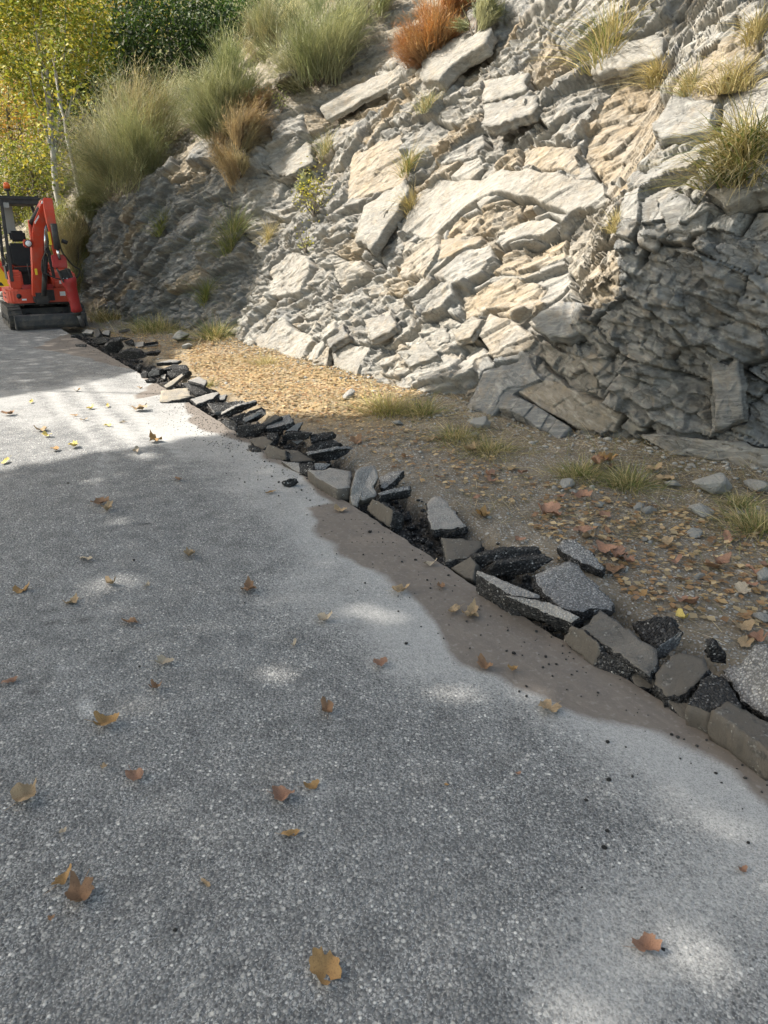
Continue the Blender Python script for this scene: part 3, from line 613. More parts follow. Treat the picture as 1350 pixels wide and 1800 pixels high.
def leaf_quads(P, size, cols, up=.35, aspect=.62):
    """one bent leaf (two triangles either side of the midrib) per point"""
    n = len(P); L = rand_dirs(n); L[:, 2] -= .15; N = rand_dirs(n); N[:, 2] += up*2
    L -= (L*N).sum(1)[:, None]*N/np.maximum((N*N).sum(1), 1e-6)[:, None]; L /= np.linalg.norm(L, axis=1)[:, None]; N /= np.linalg.norm(N, axis=1)[:, None]
    W = np.cross(N, L); sz = (size*rng.uniform(.65, 1.3, n))[:, None]
    a = P-L*sz*.5; b = P+W*sz*aspect*.5+N*sz*.08; c = P+L*sz*.5; d = P-W*sz*aspect*.5+N*sz*.08
    V = np.stack([a, b, c, d], 1).reshape(-1, 3); i = np.arange(n)*4
    F = np.concatenate([np.stack([i, i+1, i+2], 1), np.stack([i, i+2, i+3], 1)]); C = np.repeat(np.concatenate([cols, np.ones((n, 1))], 1), 4, 0)
    return V, F, C
def pick(cols, n, var=.2):
    cols = np.asarray(cols); c = cols[rng.integers(0, len(cols), n)]; return np.clip(c*rng.uniform(1-var, 1+var, (n, 1)), 0, 1)
def tubes(paths, sides=6):
    """paths: list of (points (k,3), radii (k)); one mesh"""
    VV = []; FF = []; off = 0
    for pts, rad in paths:
        pts = np.asarray(pts, float); rad = np.asarray(rad, float); k = len(pts); tg = np.gradient(pts, axis=0); tg /= np.linalg.norm(tg, axis=1)[:, None]+1e-9
        ref = np.where(abs(tg[:, 2:3]) > .9, [[1., 0, 0]], [[0, 0, 1.]]); u = np.cross(tg, ref); u /= np.linalg.norm(u, axis=1)[:, None]; w = np.cross(tg, u)
        th = np.arange(sides)*2*math.pi/sides; ring = pts[:, None]+rad[:, None, None]*(np.cos(th)[None, :, None]*u[:, None]+np.sin(th)[None, :, None]*w[:, None])
        VV.append(ring.reshape(-1, 3)); i = off+np.arange(k*sides).reshape(k, sides); j = np.roll(i, -1, 1)
        FF.append(np.stack([i[:-1], j[:-1], j[1:], i[1:]], -1).reshape(-1, 4))
        off += k*sides
    return np.concatenate(VV), np.concatenate(FF)
def wander(a, b, n, amp, sag=0):
    a = np.asarray(a, float); b = np.asarray(b, float); t = np.linspace(0, 1, n)[:, None]; p = a+(b-a)*t
    w = np.cumsum(rng.normal(size=(n, 3))*amp, 0); w -= w[0]+(w[-1]-w[0])*t; p = p+w; p[:, 2] += sag*4*(t*(1-t))[:, 0]; return p
def blades(roots, dirs, length, width, cols, bend=.5, seg=3, drop=None):
    """thin curved blades, seg pieces each"""
    n = len(roots); length = np.broadcast_to(length, n); d = dirs/np.linalg.norm(dirs, axis=1)[:, None]
    side = np.cross(d, np.array([0, 0, 1.])+rng.normal(size=(n, 3))*.3); side /= np.linalg.norm(side, axis=1)[:, None]+1e-9
    bd = np.stack([d[:, 0], d[:, 1], np.full(n, -.55)], 1)*np.broadcast_to(bend, n)[:, None]+rng.normal(size=(n, 3))*.06
    rows = []
    for k in range(seg+1):
        t = k/seg; p = roots+(d*t+bd*t*t)*length[:, None]; w = width*(1-t*.85)*.5
        rows += [p-side*w, p+side*w] if k < seg else [p]
    V = np.stack(rows, 1).reshape(-1, 3); m = 2*seg+1; i = np.arange(n)[:, None]*m; F4 = []; 
    for k in range(seg-1): F4.append(np.concatenate([i+2*k, i+2*k+1, i+2*k+3, i+2*k+2], 1))
    F3 = np.concatenate([i+2*seg-2, i+2*seg-1, i+2*seg], 1); C = np.repeat(np.concatenate([cols, np.ones((n, 1))], 1), m, 0)
    return V, ([np.concatenate(F4)] if F4 else [])+[F3], C
def terrain_z(x, y):
    d = (QP[:, 0]-x)**2+(QP[:, 1]-y)**2; k = np.argmin(d)
    if d[k] > .5:
        h = HB.reshape(-1, 3); d2 = (h[:, 0]-x)**2+(h[:, 1]-y)**2; j = np.argmin(d2)
        if d2[j] < d[k]: return h[j, 2]
        return min(QP[k, 2], 0.) if d[k] > 3 else QP[k, 2]
    return QP[k, 2]
def tint(C): return {'tint': ('FLOAT_COLOR', C)}

# ------------------------------------------------------------------ trees: pale or brown trunk, forking limbs, leafy crown
def tree(name, label, cat, base, crown_c, crown_r, n, size, cols, trunk_r, bark, group=None, clumps=40, pts=None, limbs=9, top=None, up=.35, twigs=True):
    base = np.asarray(base, float); cc = np.asarray(crown_c, float); cr = np.asarray(crown_r, float)
    root = empty(name, base); tag(root, label, cat, group)
    if pts is None:
        ctr = rand_dirs(clumps)*rng.uniform(.25, 1, (clumps, 1))**.5; ctr = cc+ctr*cr
        k = rng.integers(0, clumps, n); sp = rng.uniform(.16, .34, clumps)[k][:, None]; pts = ctr[k]+rng.normal(size=(n, 3))*sp*cr*.75
    else: ctr = pts[rng.integers(0, len(pts), max(limbs*3, 12))]
    V, F, C = leaf_quads(pts-base, size, pick(cols, len(pts), .3), up); mesh_np('crown', V, F, M_LEAF, root, attrs=tint(C))
    tp = np.asarray(top, float) if top is not None else cc+[0, 0, cr[2]*.5]
    tr = wander(base-[0, 0, .4], tp, 9, .04*np.linalg.norm(tp-base)/3); paths = [(tr-base, np.linspace(1, .25, 9)*trunk_r)]
    for q in ctr[rng.permutation(len(ctr))[:limbs]]:
        s = rng.integers(3, 8); paths.append((wander(tr[s], q, 6, .06)-base, np.linspace(.5, .1, 6)*trunk_r*(1.1-s/10)))
    V, F = tubes(paths[:1], 8); mesh_np('trunk', V, F, bark, root, True); V, F = tubes(paths[1:], 5); mesh_np('limbs', V, F, bark, root, True)
    return root

# ------------------------------------------------------------------ roadside trees left of the picture: their crowns shade the near road, the excavator and the far rock
SXY = SUN_TO[:2]/SUN_TO[2]
def sunplane(P): P = np.asarray(P, float); return P[..., :2]-SXY*P[..., 2:3]
LIT = [('g', -400, 735), ('g', -120, 712), ('g', 0, 700), ('g', 120, 683), ('g', 215, 660), ('g', 262, 648), ('g', 318, 622), ('w', 392, 575), ('w', 440, 495), ('w', 428, 410), ('w', 392, 320), ('w', 375, 255), ('w', 380, 200), ('w', 330, 130), ('w', 420, 20),
       ('w', 700, 10), ('w', 1100, 10), ('w', 1345, 10), ('w', 1395, 200), ('w', 1395, 410), ('w', 1340, 425), ('w', 1230, 445), ('w', 1128, 430), ('w', 1118, 505), ('w', 1000, 552), ('w', 935, 600), ('w', 855, 650), ('g', 770, 700), ('g', 640, 735), ('g', 560, 728), ('g', 480, 728), ('g', 420, 742), ('g', 395, 762), ('g', 300, 775), ('g', 230, 785), ('g', 90, 808), ('g', 0, 824), ('g', -150, 850), ('g', -400, 905)]
LP = [tuple(sunplane(gnd(x, y) if k == 'g' else wallpt(x, y)[0])) for k, x, y in LIT]
LC2 = [sunplane(wallpt(x, y)[0]) for x, y in ((385, 262), (330, 288), (262, 320), (205, 348), (155, 382))]
LP2 = [tuple(q) for q in LC2]+[(LC2[-1][0]-1.2, LC2[-1][1]+.3), (-16, LC2[-1][1]+1.2), (-16, 26), (9, 26), (9, LC2[0][1])]      # hilltop bushes and trees stay in the sun
HOLES = [(475, 1180, .075), (385, 1252, .05), (640, 1075, .07), (785, 1212, .085), (690, 1085, .06), (205, 1022, .07), (255, 800, .10), (170, 840, .05), (60, 640, .06), (110, 615, .06), (40, 668, .07), (85, 655, .05), (150, 668, .06), (18, 615, .05), (120, 640, .05), (1010, 480, .01)]
def shade_points(x0, x1, y0, y1, n, zr, holes=True, gap=.0):
    q = np.stack([rng.uniform(x0, x1, n), rng.uniform(y0, y1, n)], 1)
    sdv = np.minimum(sdpoly(q[:, 0], q[:, 1], LP), sdpoly(q[:, 0], q[:, 1], LP2))+.10*fbm(q[:, 0]*1.6, q[:, 1]*1.6, 131, 4); ok = sdv > .03
    ok &= (fbm(q[:, 0]*1.1, q[:, 1]*1.1, 133, 3) > -1.1+gap) | (sdv > .9)
    for px, py, r in HOLES:
        g = gnd(px, py)[:2]; ok &= np.hypot((q[:, 0]-g[0])*.8, q[:, 1]-g[1])+.03*pn(q[:, 0]*9, q[:, 1]*9, 137) > r
    q = q[ok]; z = rng.uniform(*zr, len(q)); z = z-.9*(hsh(np.floor(q[:, 0]*1.4), np.floor(q[:, 1]*1.4), 139)-.5)
    P = np.concatenate([q+SXY*z[:, None], z[:, None]], 1); u, v, d = project(P); dep = P[:, 1]*CP-(P[:, 2]-CAMH)*SP
    inside = (dep > .1) & (u > -90) & (u < 1440) & (v > -90); return P[~inside]
GREEN = [(.07, .11, .02), (.10, .14, .03), (.13, .15, .03), (.17, .16, .03)]
near = np.concatenate([shade_points(-4.2, 6.8, -.2, 7.8, 40000, (9.5, 12.6)), shade_points(-4.2, 6.8, -.2, 7.8, 22000, (8.2, 9.8))])
far = shade_points(-13.5, 3.2, 7.0, 21, 110000, (9.2, 12.6), gap=.1)
def bankpt(a, b):
    p = np.array([cx, cy])+a*UD+b*BD; return np.array([p[0], p[1], .02])
def shade_trees(pts, bases, labels):
    bases = np.array(bases); k = np.argmin(np.hypot(pts[:, None, 0]-bases[None, :, 0]-1.0, pts[:, None, 1]-bases[None, :, 1]), 1)
    for j, b in enumerate(bases):
        pj = pts[k == j]
        if len(pj) < 50: continue
        c = pj.mean(0); tree('roadside_tree', labels[j], 'tree', b, c, (2, 2, 1.5), 0, .15, GREEN, .17, M_BARK, 'roadside trees outside the left edge', pts=pj, limbs=12, top=(c[0], c[1], c[2]+.5), up=1.2)
shade_trees(near, [bankpt(-3.5, 9.6), bankpt(.4, 9.9)], ['leafy tree on the left bank whose crown shades the nearest road', 'leafy tree on the left bank shading the middle of the road'])
shade_trees(far, [bankpt(9.8, 9.4), bankpt(13.5, 9.6)], ['leafy tree on the left bank whose crown shades the excavator', 'leafy tree on the left bank shading the far end of the rock face'])

# ------------------------------------------------------------------ background trees on the hill (left top)
YG = [(.24, .26, .04), (.34, .32, .05), (.18, .22, .04), (.40, .34, .06), (.12, .16, .03)]; DK = [(.022, .045, .013), (.035, .065, .018), (.05, .085, .02), (.02, .035, .012)]
AU = [(.32, .22, .05), (.24, .22, .05), (.38, .2, .05), (.2, .2, .04), (.42, .30, .07)]; OL = [(.13, .15, .045), (.18, .19, .06), (.10, .12, .035), (.23, .22, .08)]
def at_depth(px, py, dep): return np.array([0, 0, CAMH])+ray(px, py)*dep
def bgtree(label, px, py, rx, ry, dep, cols, n, size, bark=M_BARK, tr=.11, base=None, group='trees on the hill behind the excavator', rz=None, **kw):
    c = at_depth(px, py, dep); r = np.array([rx, (rx+ry)/2, ry])*dep/FPX; b = at_depth(*base) if base else np.array([c[0], c[1], 0])
    b[2] = min(terrain_z(b[0], b[1])-.1, c[2]-r[2]*.6)
    return tree('tree', label, 'tree', b, c, r, n, size, cols, tr, bark, group, **kw)
bgtree('dense dark green leafy tree behind the grey-green broom bushes', 300, 110, 120, 120, 21, DK, 21000, .11, clumps=90)
bgtree('dark green tree crown left of the rounded broom bush', 175, 215, 70, 90, 20.5, DK, 9000, .10, clumps=50)
bgtree('bright green bushy tree at the top edge above the broom', 440, 40, 60, 70, 22, [(.06, .12, .03), (.09, .16, .04), (.05, .09, .03)], 5000, .09, clumps=45)
bgtree('yellow-green tree with a pale trunk in the top left corner', 80, 60, 105, 110, 17.5, YG, 9500, .11, M_PALE, .10, (96, 400, 18.2), clumps=75, limbs=14, up=.6)
bgtree('golden tree filling the top edge beside the pale trunk', 210, 30, 90, 70, 22.5, AU+YG, 6500, .09, clumps=50)
bgtree('tall yellow tree far behind the pale trunk', 20, 150, 90, 160, 25, YG+AU, 14000, .10, clumps=90)
bgtree('autumn tree with orange leaves at the left edge', 20, 240, 80, 90, 22, AU, 6000, .085, clumps=50)
bgtree('olive green bushy tree above the excavator canopy', 60, 330, 90, 75, 20.5, YG+OL, 13000, .08, clumps=70)
bgtree('sunlit yellow-green thicket tree behind the excavator cab', 20, 430, 80, 70, 21, YG+OL, 8000, .07, clumps=60)
bgtree('shaded olive thicket tree between excavator and rock', 118, 430, 40, 75, 18.5, OL, 5000, .06, clumps=45)
bgtree('brown leaved tree at the top edge behind the golden tree', 130, 130, 110, 110, 27, AU+OL, 8000, .10, clumps=60)
bgtree('far olive tree at the upper edge over the broom bushes', 400, 20, 140, 90, 29, OL+DK, 8000, .11, clumps=60)
bgtree('far yellow tree closing the top left corner', 150, 20, 180, 110, 32, YG+OL, 10000, .12, clumps=70)
bgtree('far olive tree low behind the excavator', -20, 380, 130, 150, 30, YG+OL, 9000, .11, clumps=70)
# thin leaning sapling
sb, _, sdp = wallpt(152, 385); sroot = empty('sapling', sb); tag(sroot, 'thin leaning pale sapling beside the shaded rock behind the excavator', 'tree')
tops = at_depth(95, 120, sdp+.3); tr = wander(sb-[0, 0, .2], tops, 10, .03); V, F = tubes([(tr-sb, np.linspace(.065, .02, 10))], 7); mesh_np('trunk', V, F, M_PALE, sroot, True)
lp = []; lv = []
for k in range(16):
    s = rng.integers(3, 10); q = tr[s]+rand_dirs(1)[0]*[.9, .6, .5]+[0, 0, .25]; lp.append((wander(tr[s], q, 5, .03)-sb, np.linspace(.014, .004, 5))); lv.append(q+rng.normal(size=(60, 3))*.22)
V, F = tubes(lp, 4); mesh_np('limbs', V, F, M_BARK, sroot, True)
V, F, C = leaf_quads(np.concatenate(lv)-sb, .10, pick(YG, 960, .3)); mesh_np('crown', V, F, M_LEAF, sroot, attrs=tint(C))

# ------------------------------------------------------------------ broom bushes and grass tufts rooted on the rock and the hillside
def broom(label, px, py, wpx, hpx, cols, n=2600, name='broom_bush', cat='bush', group=None, wid=.0095, lean=(0, 0), spread=1.0):
    b, nn, dp = wallpt(px, py)
    b = b-nn*.02; h = hpx*dp/FPX*1.0; w = wpx*dp/FPX*.5; cols = np.asarray(cols)
    root = empty(name, b); tag(root, label, cat, group)
    k = max(7, int(n/110)); ang = rng.uniform(0, 6.283, k); rad = np.sqrt(rng.uniform(0, 1, k))            # sprays: each fans out from its own branch end
    out = np.stack([np.cos(ang)*rad, np.sin(ang)*rad], 1); lv = rng.uniform(0, .62, k)*(1-.45*rad)
    o0 = np.zeros((k, 3)); o0[:, :2] = out*w*.62; o0[:, 2] = lv*h; sl = -(nn[0]*o0[:, 0]+nn[1]*o0[:, 1])/max(nn[2], .4); o0[:, 2] += np.clip(sl, -.3*h, .4*h)
    sd = np.zeros((k, 3)); sd[:, :2] = out*.85*spread+np.array(lean); sd[:, 2] = 1; sd += rng.normal(size=(k, 3))*.22
    tone = pick(cols, k, .3); j = rng.integers(0, k, n)
    rt = o0[j]+rng.normal(size=(n, 3))*[w*.10, w*.10, h*.05]; d = sd[j]+rng.normal(size=(n, 3))*.27; L = h*rng.uniform(.22, .55, n)
    c = tone[j]*.65+pick(cols, n, .3)*.35; V, F, C = blades(rt, d, L, wid, c, bend=rng.uniform(0, .35, n), seg=2); mesh_np('stems', V, F, M_GRASS, root, attrs=tint(C))
    m = n*2; i = rng.integers(0, n, m); t = rng.uniform(.35, 1, m); dn = d[i]/np.linalg.norm(d[i], axis=1)[:, None]
    tp = rt[i]+dn*(L[i]*t)[:, None]; td = dn+rng.normal(size=(m, 3))*.45
    V, F, C = blades(tp, td, h*rng.uniform(.05, .15, m), wid*.9, np.clip(c[i]*rng.uniform(.8, 1.35, (m, 1)), 0, 1), bend=.1, seg=1); mesh_np('twigs', V, F, M_GRASS, root, attrs=tint(C))
    V, F = tubes([(wander((0, 0, -.1), o0[q]+[0, 0, .02], 5, .03), np.linspace(.022, .006, 5)) for q in range(min(k, 14))], 5); mesh_np('base_stems', V, F, M_BARK, root, True)
    return root
GG = [(.25, .27, .14), (.32, .33, .19), (.19, .22, .11), (.38, .37, .25), (.12, .14, .065)]; DG = [(.36, .31, .19), (.30, .25, .14), (.42, .36, .24)]; RU = [(.34, .155, .06), (.28, .12, .05), (.38, .21, .09), (.25, .14, .08), (.32, .22, .12)]
RD = [(.30, .21, .13), (.27, .2, .12), (.36, .27, .17), (.24, .22, .13)]
broom('large rounded grey-green broom bush above the shaded rock', 245, 300, 230, 185, GG+DG, 5200, spread=1.1)
broom('wide grey-green broom bush right of the rounded one', 400, 225, 135, 150, GG, 3200)
broom('tall pale broom bush at the rock crest', 560, 140, 150, 170, GG, 4200, spread=.85)
broom('grey-green broom bush at the top edge left of the pale one', 468, 90, 95, 105, GG+DG, 2200)
broom('rust orange dead bush at the top edge', 752, 80, 130, 95, RU+[(.42, .19, .06)], 4600, 'dead_bush', wid=.008, spread=1.5)
broom('small grey-green bush right of the orange one', 828, 48, 75, 70, GG, 1500)
broom('dry rust coloured bush hanging below the wide broom', 408, 290, 75, 110, RD, 1800, 'dry_bush', wid=.009)
broom('dry bush with rusty stems left of the overhanging slab', 452, 210, 50, 60, RU+RD, 1000, 'dry_bush')
broom('grey-green broom bush on the slope over the orange bush', 640, 40, 130, 90, GG+DG, 2200)
broom('broom bush at the left foot of the rounded bush', 165, 320, 90, 90, GG+OL, 1800)
broom('small grey bush growing out of the lit rock', 520, 328, 34, 30, GG, 500)
broom('low dry bush beside the small grey one', 420, 300, 50, 55, DG, 800, 'dry_bush')
broom('straw coloured dry grass clump below the wide broom', 400, 250, 70, 60, DG+RD, 1200, 'grass_clump', 'grass')
broom('shaded olive bush on the rock right of the excavator arm', 122, 480, 75, 130, OL+DG, 2400, spread=1.2)
broom('olive bush at the foot of the leaning sapling', 140, 400, 70, 70, OL+GG, 1600, spread=1.2)
broom('sunlit olive bush on the rock behind the excavator seat', 70, 460, 90, 100, OL+YG, 2200, spread=1.2)
def leafbush(label, px, py, wpx, hpx, cols, n=700, size=.05):
    b, nn, dp = wallpt(px, py); root = empty('leafy_shrub', b); tag(root, label, 'shrub'); w = wpx*dp/FPX*.5; h = hpx*dp/FPX
    q = rng.normal(size=(n, 3))*[w*.5, w*.35, h*.28]+[0, 0, h*.45]; V, F, C = leaf_quads(q, size, pick(cols, n, .25)); mesh_np('leaves', V, F, M_LEAF, root, attrs=tint(C))
    V, F = tubes([(wander((0, 0, -.05), q[k], 4, .02), np.linspace(.01, .003, 4)) for k in range(14)], 4); mesh_np('stems', V, F, M_BARK, root, True)
leafbush('yellow-green leafy shrub growing on the lit rock', 543, 372, 62, 70, [(.34, .32, .05), (.25, .26, .05), (.42, .38, .08), (.22, .2, .07)], 520, .04)
leafbush('tiny yellow-green sprig below the leafy shrub', 538, 430, 26, 34, [(.34, .32, .05), (.25, .26, .05)], 90, .035)
leafbush('small green weed beside the overhanging slab', 495, 190, 28, 30, [(.16, .2, .06), (.24, .26, .09)], 120, .035)
def tuft(label, px, py, wpx, hpx, cols, n=260, wid=.007, bend=.55, ground=False, droop=0, name='grass_tuft', cat='grass', group=None):
    if ground: b = gnd(px, py, .04); b[2] = verge_z(b[0], b[1]); nn = np.array([0, 0, 1.]); dp = project(b)[2]
    else: b, nn, dp = wallpt(px, py)
    root = empty(name, b); tag(root, label, cat, group); w = wpx*dp/FPX*.5; h = hpx*dp/FPX
    rt = np.concatenate([rng.normal(size=(n, 2))*w*(.5 if ground else .28)*rng.uniform(.3, 1.3, (n, 1)), np.zeros((n, 1))], 1); rt[:, 2] = np.clip(-(nn[0]*rt[:, 0]+nn[1]*rt[:, 1])/max(nn[2], .4), -.3*h, .3*h)-.02
    d = np.concatenate([rt[:, :2]/max(w, .03)*.8+rng.normal(size=(n, 2))*.35+nn[:2]*droop, np.ones((n, 1))], 1)
    V, F, C = blades(rt, d, h*rng.uniform(.5, 1.25, n), wid, pick(list(cols)+(YS[:3] if ground else []), n, .3), bend=rng.uniform(.2, 1.2, n)*bend*2, seg=4); mesh_np('blades', V, F, M_GRASS, root, attrs=tint(C)); return root
GR = [(.12, .16, .05), (.17, .2, .06), (.09, .12, .04), (.26, .24, .1)]; YS = [(.42, .34, .17), (.34, .27, .13), (.5, .42, .24), (.3, .27, .12)]; MX = GR+YS
tuft('tall green and yellow grass tuft at the top edge', 1062, 90, 125, 110, MX+YS, 520, .009)
tuft('large drooping grass tuft on the rock at the right edge', 1300, 285, 170, 120, MX+YS, 900, .009, .8, droop=.5)
tuft('dry straw tuft on the rock below the right top corner', 1290, 140, 170, 60, YS, 620, .008, .6)
tuft('grey-green grass mat on the rock at the upper right', 1215, 150, 70, 50, [(.25, .26, .14), (.3, .29, .17)]+YS, 420, .007)
tuft('dry grass tuft hanging over the tan rock', 1150, 130, 60, 60, YS, 260, .007, .8, droop=.6)
tuft('small dry grass tuft on the lit rock centre', 705, 300, 50, 50, YS+GR, 220, .007)
tuft('straw tuft beside the pale protruding block', 720, 360, 30, 60, YS, 160, .006, .6, droop=.4)
tuft('thin straw tuft on the rock under the crest', 570, 262, 50, 50, YS+GG, 260, .006)
tuft('feathery grass tuft at the edge of the far shadow', 405, 425, 70, 80, [(.2, .2, .1), (.3, .28, .16)]+GR, 420, .008, .5)
tuft('dark grass tuft in the shaded far rock', 285, 400, 46, 46, GR+OL, 260, .008)
tuft('small dark grass tuft low in the shaded rock', 355, 520, 36, 50, GR+OL, 200, .008)
tuft('fan of dry grass on the lit rock above the verge', 475, 420, 40, 46, YS, 150, .006)
tuft('dry grass tuft on the rock near the top right', 745, 185, 60, 36, YS+GG, 220, .006)
tuft('straw tuft over the stained rock', 1070, 395, 50, 36, YS, 160, .006)
tuft('thin dry tuft at the top right corner', 1330, 60, 70, 60, YS, 260, .007)
tuft('green grass tuft at the foot of the far shaded rock', 378, 600, 60, 52, GR, 520, .008, ground=True)
tuft('green and straw grass along the far rock foot', 280, 580, 130, 42, GR+OL+YS, 900, .008, ground=True)
tuft('dry grass at the rock foot beside the breaker', 190, 560, 100, 36, YS+OL, 600, .008, ground=True)
tuft('yellow-green sunlit grass tuft at the rock foot', 682, 722, 90, 62, [(.36, .34, .09), (.42, .36, .13), (.25, .27, .07)]+YS, 620, .006, ground=True)
tuft('green grass tuft right of the sunlit one', 742, 730, 50, 56, GR+[(.2, .24, .07)], 300, .006, ground=True)
tuft('small sunlit grass tuft left on the verge', 470, 640, 50, 36, [(.36, .34, .12)]+YS, 260, .006, ground=True)
tuft('tiny green weed beside the broken asphalt', 368, 672, 26, 22, GR, 120, .006, ground=True)
tuft('green grass tuft under the big shaded ledge', 1105, 850, 90, 56, GR, 620, .005, ground=True)
tuft('green grass tuft left of the one under the ledge', 1020, 835, 80, 50, GR+YS[:1], 520, .005, ground=True)
tuft('grass tuft at the right edge of the verge', 1330, 930, 90, 60, GR+YS, 620, .005, ground=True)
tuft('low green tuft beside the half buried rock', 1300, 890, 60, 40, GR, 360, .005, ground=True)
tuft('straw tuft at the rock foot in the middle', 860, 790, 110, 44, YS+OL, 620, .005, ground=True, bend=.8)
tuft('dry tuft left of the stepped plates', 800, 770, 80, 46, YS+GR, 420, .005, ground=True, bend=.8)
# ------------------------------------------------------------------ broken asphalt along the cut
def agg_mat(name, dust=0.0, warm=0.0):
    t = NT(name, .9, .25); c = t.coord(); v = t.n('ShaderNodeSeparateColor', {0: t.vor(c, 115, out='Color')}).outputs[0]; d = t.vor(c, 115)
    col = t.ramp(v, [(0, (.11, .112, .115)), (.4, (.185, .187, .19)), (.8, (.26, .262, .264)), (1, (.38, .375, .365))])
    col = t.mix(t.ramp(d, [(.45, 0), (.62, .8)]), col, (.07, .07, .072)); n = t.noise(c, 9, 5, .6)
    col = t.mix(t.ramp(n, [(.35, dust*.4), (.6, dust)]), col, (.27+.05*warm, .255+.02*warm, .235-.03*warm))
    return t.out(col, t.bump(t.math('SUBTRACT', 1.0, d), .9, .007))
def tar_mat():
    t = NT('asphalt_fracture', .8, .3); c = t.coord(); v = t.n('ShaderNodeSeparateColor', {0: t.vor(c, 120, out='Color')}).outputs[0]; d = t.vor(c, 120); n = t.noise(c, 55, 4, .6)
    col = t.ramp(v, [(0, (.014, .014, .015)), (.6, (.03, .03, .031)), (.86, (.05, .05, .051)), (.97, (.13, .13, .13)), (1, (.34, .34, .33))])
    m = t.noise(c, 7, 4, .6); col = t.mix(t.ramp(m, [(.58, 0), (.75, .5)]), col, (.15, .145, .14))
    return t.out(col, t.bump(t.math('ADD', t.math('SUBTRACT', 1.0, d), n), 1.0, .012))
def mud_mat(name, a, b, rough=.75, rip=0.0):
    t = NT(name, rough, .35); c = t.coord(); n = t.noise(c, 12, 5, .6); n2 = t.noise(c, 130, 3, .6)
    r = t.noise(t.mapping(c, (4, 30, 4), (0, 0, .9)), 1, 4, .55, .6)
    col = t.mix(n, a, b); col = t.mix(t.ramp(n2, [(.3, .35), (.45, 0)]), col, tuple(x*.5 for x in a))
    pt = t.noise(c, 16, 5, .7); sp_ = t.vor(c, 120, out='Color'); col = t.mix(t.ramp(pt, [(.52, 0), (.62, .85)]), col, t.ramp(t.n('ShaderNodeSeparateColor', {0: sp_}).outputs[0], [(0, (.03, .029, .028)), (.8, (.09, .086, .08)), (1, (.24, .235, .22))]))
    return t.out(col, t.bump(t.math('ADD', t.math('ADD', n, t.math('MULTIPLY', n2, .5)), t.math('MULTIPLY', r, 1.0+rip)), .6, .008+.008*rip))
MT = {'agg': agg_mat('asphalt_top_weathered', .15), 'dusty': agg_mat('asphalt_top_dusty', .85), 'tan': agg_mat('asphalt_top_dusty_tan', .95, .8), 'tar': tar_mat(),
      'mud': mud_mat('mud_coated_asphalt', (.06, .053, .045), (.105, .093, .079)), 'sheen': mud_mat('wet_mud_coat', (.065, .06, .054), (.105, .097, .087), .42, 1.2)}
CROP = {'A': (1150, 1100, 6.75), 'B': (970, 1040, 5.625), 'C': (800, 930, 4.655), 'D': (600, 800, 5.192), 'E': (400, 720, 5.192), 'F': (230, 620, 5.4), 'G': (110, 560, 5.625), 'P': (0, 0, 1)}
def unproj(px, py, z): return gnd(px, py, z)
GCH = 'broken asphalt pieces along the cut road edge'
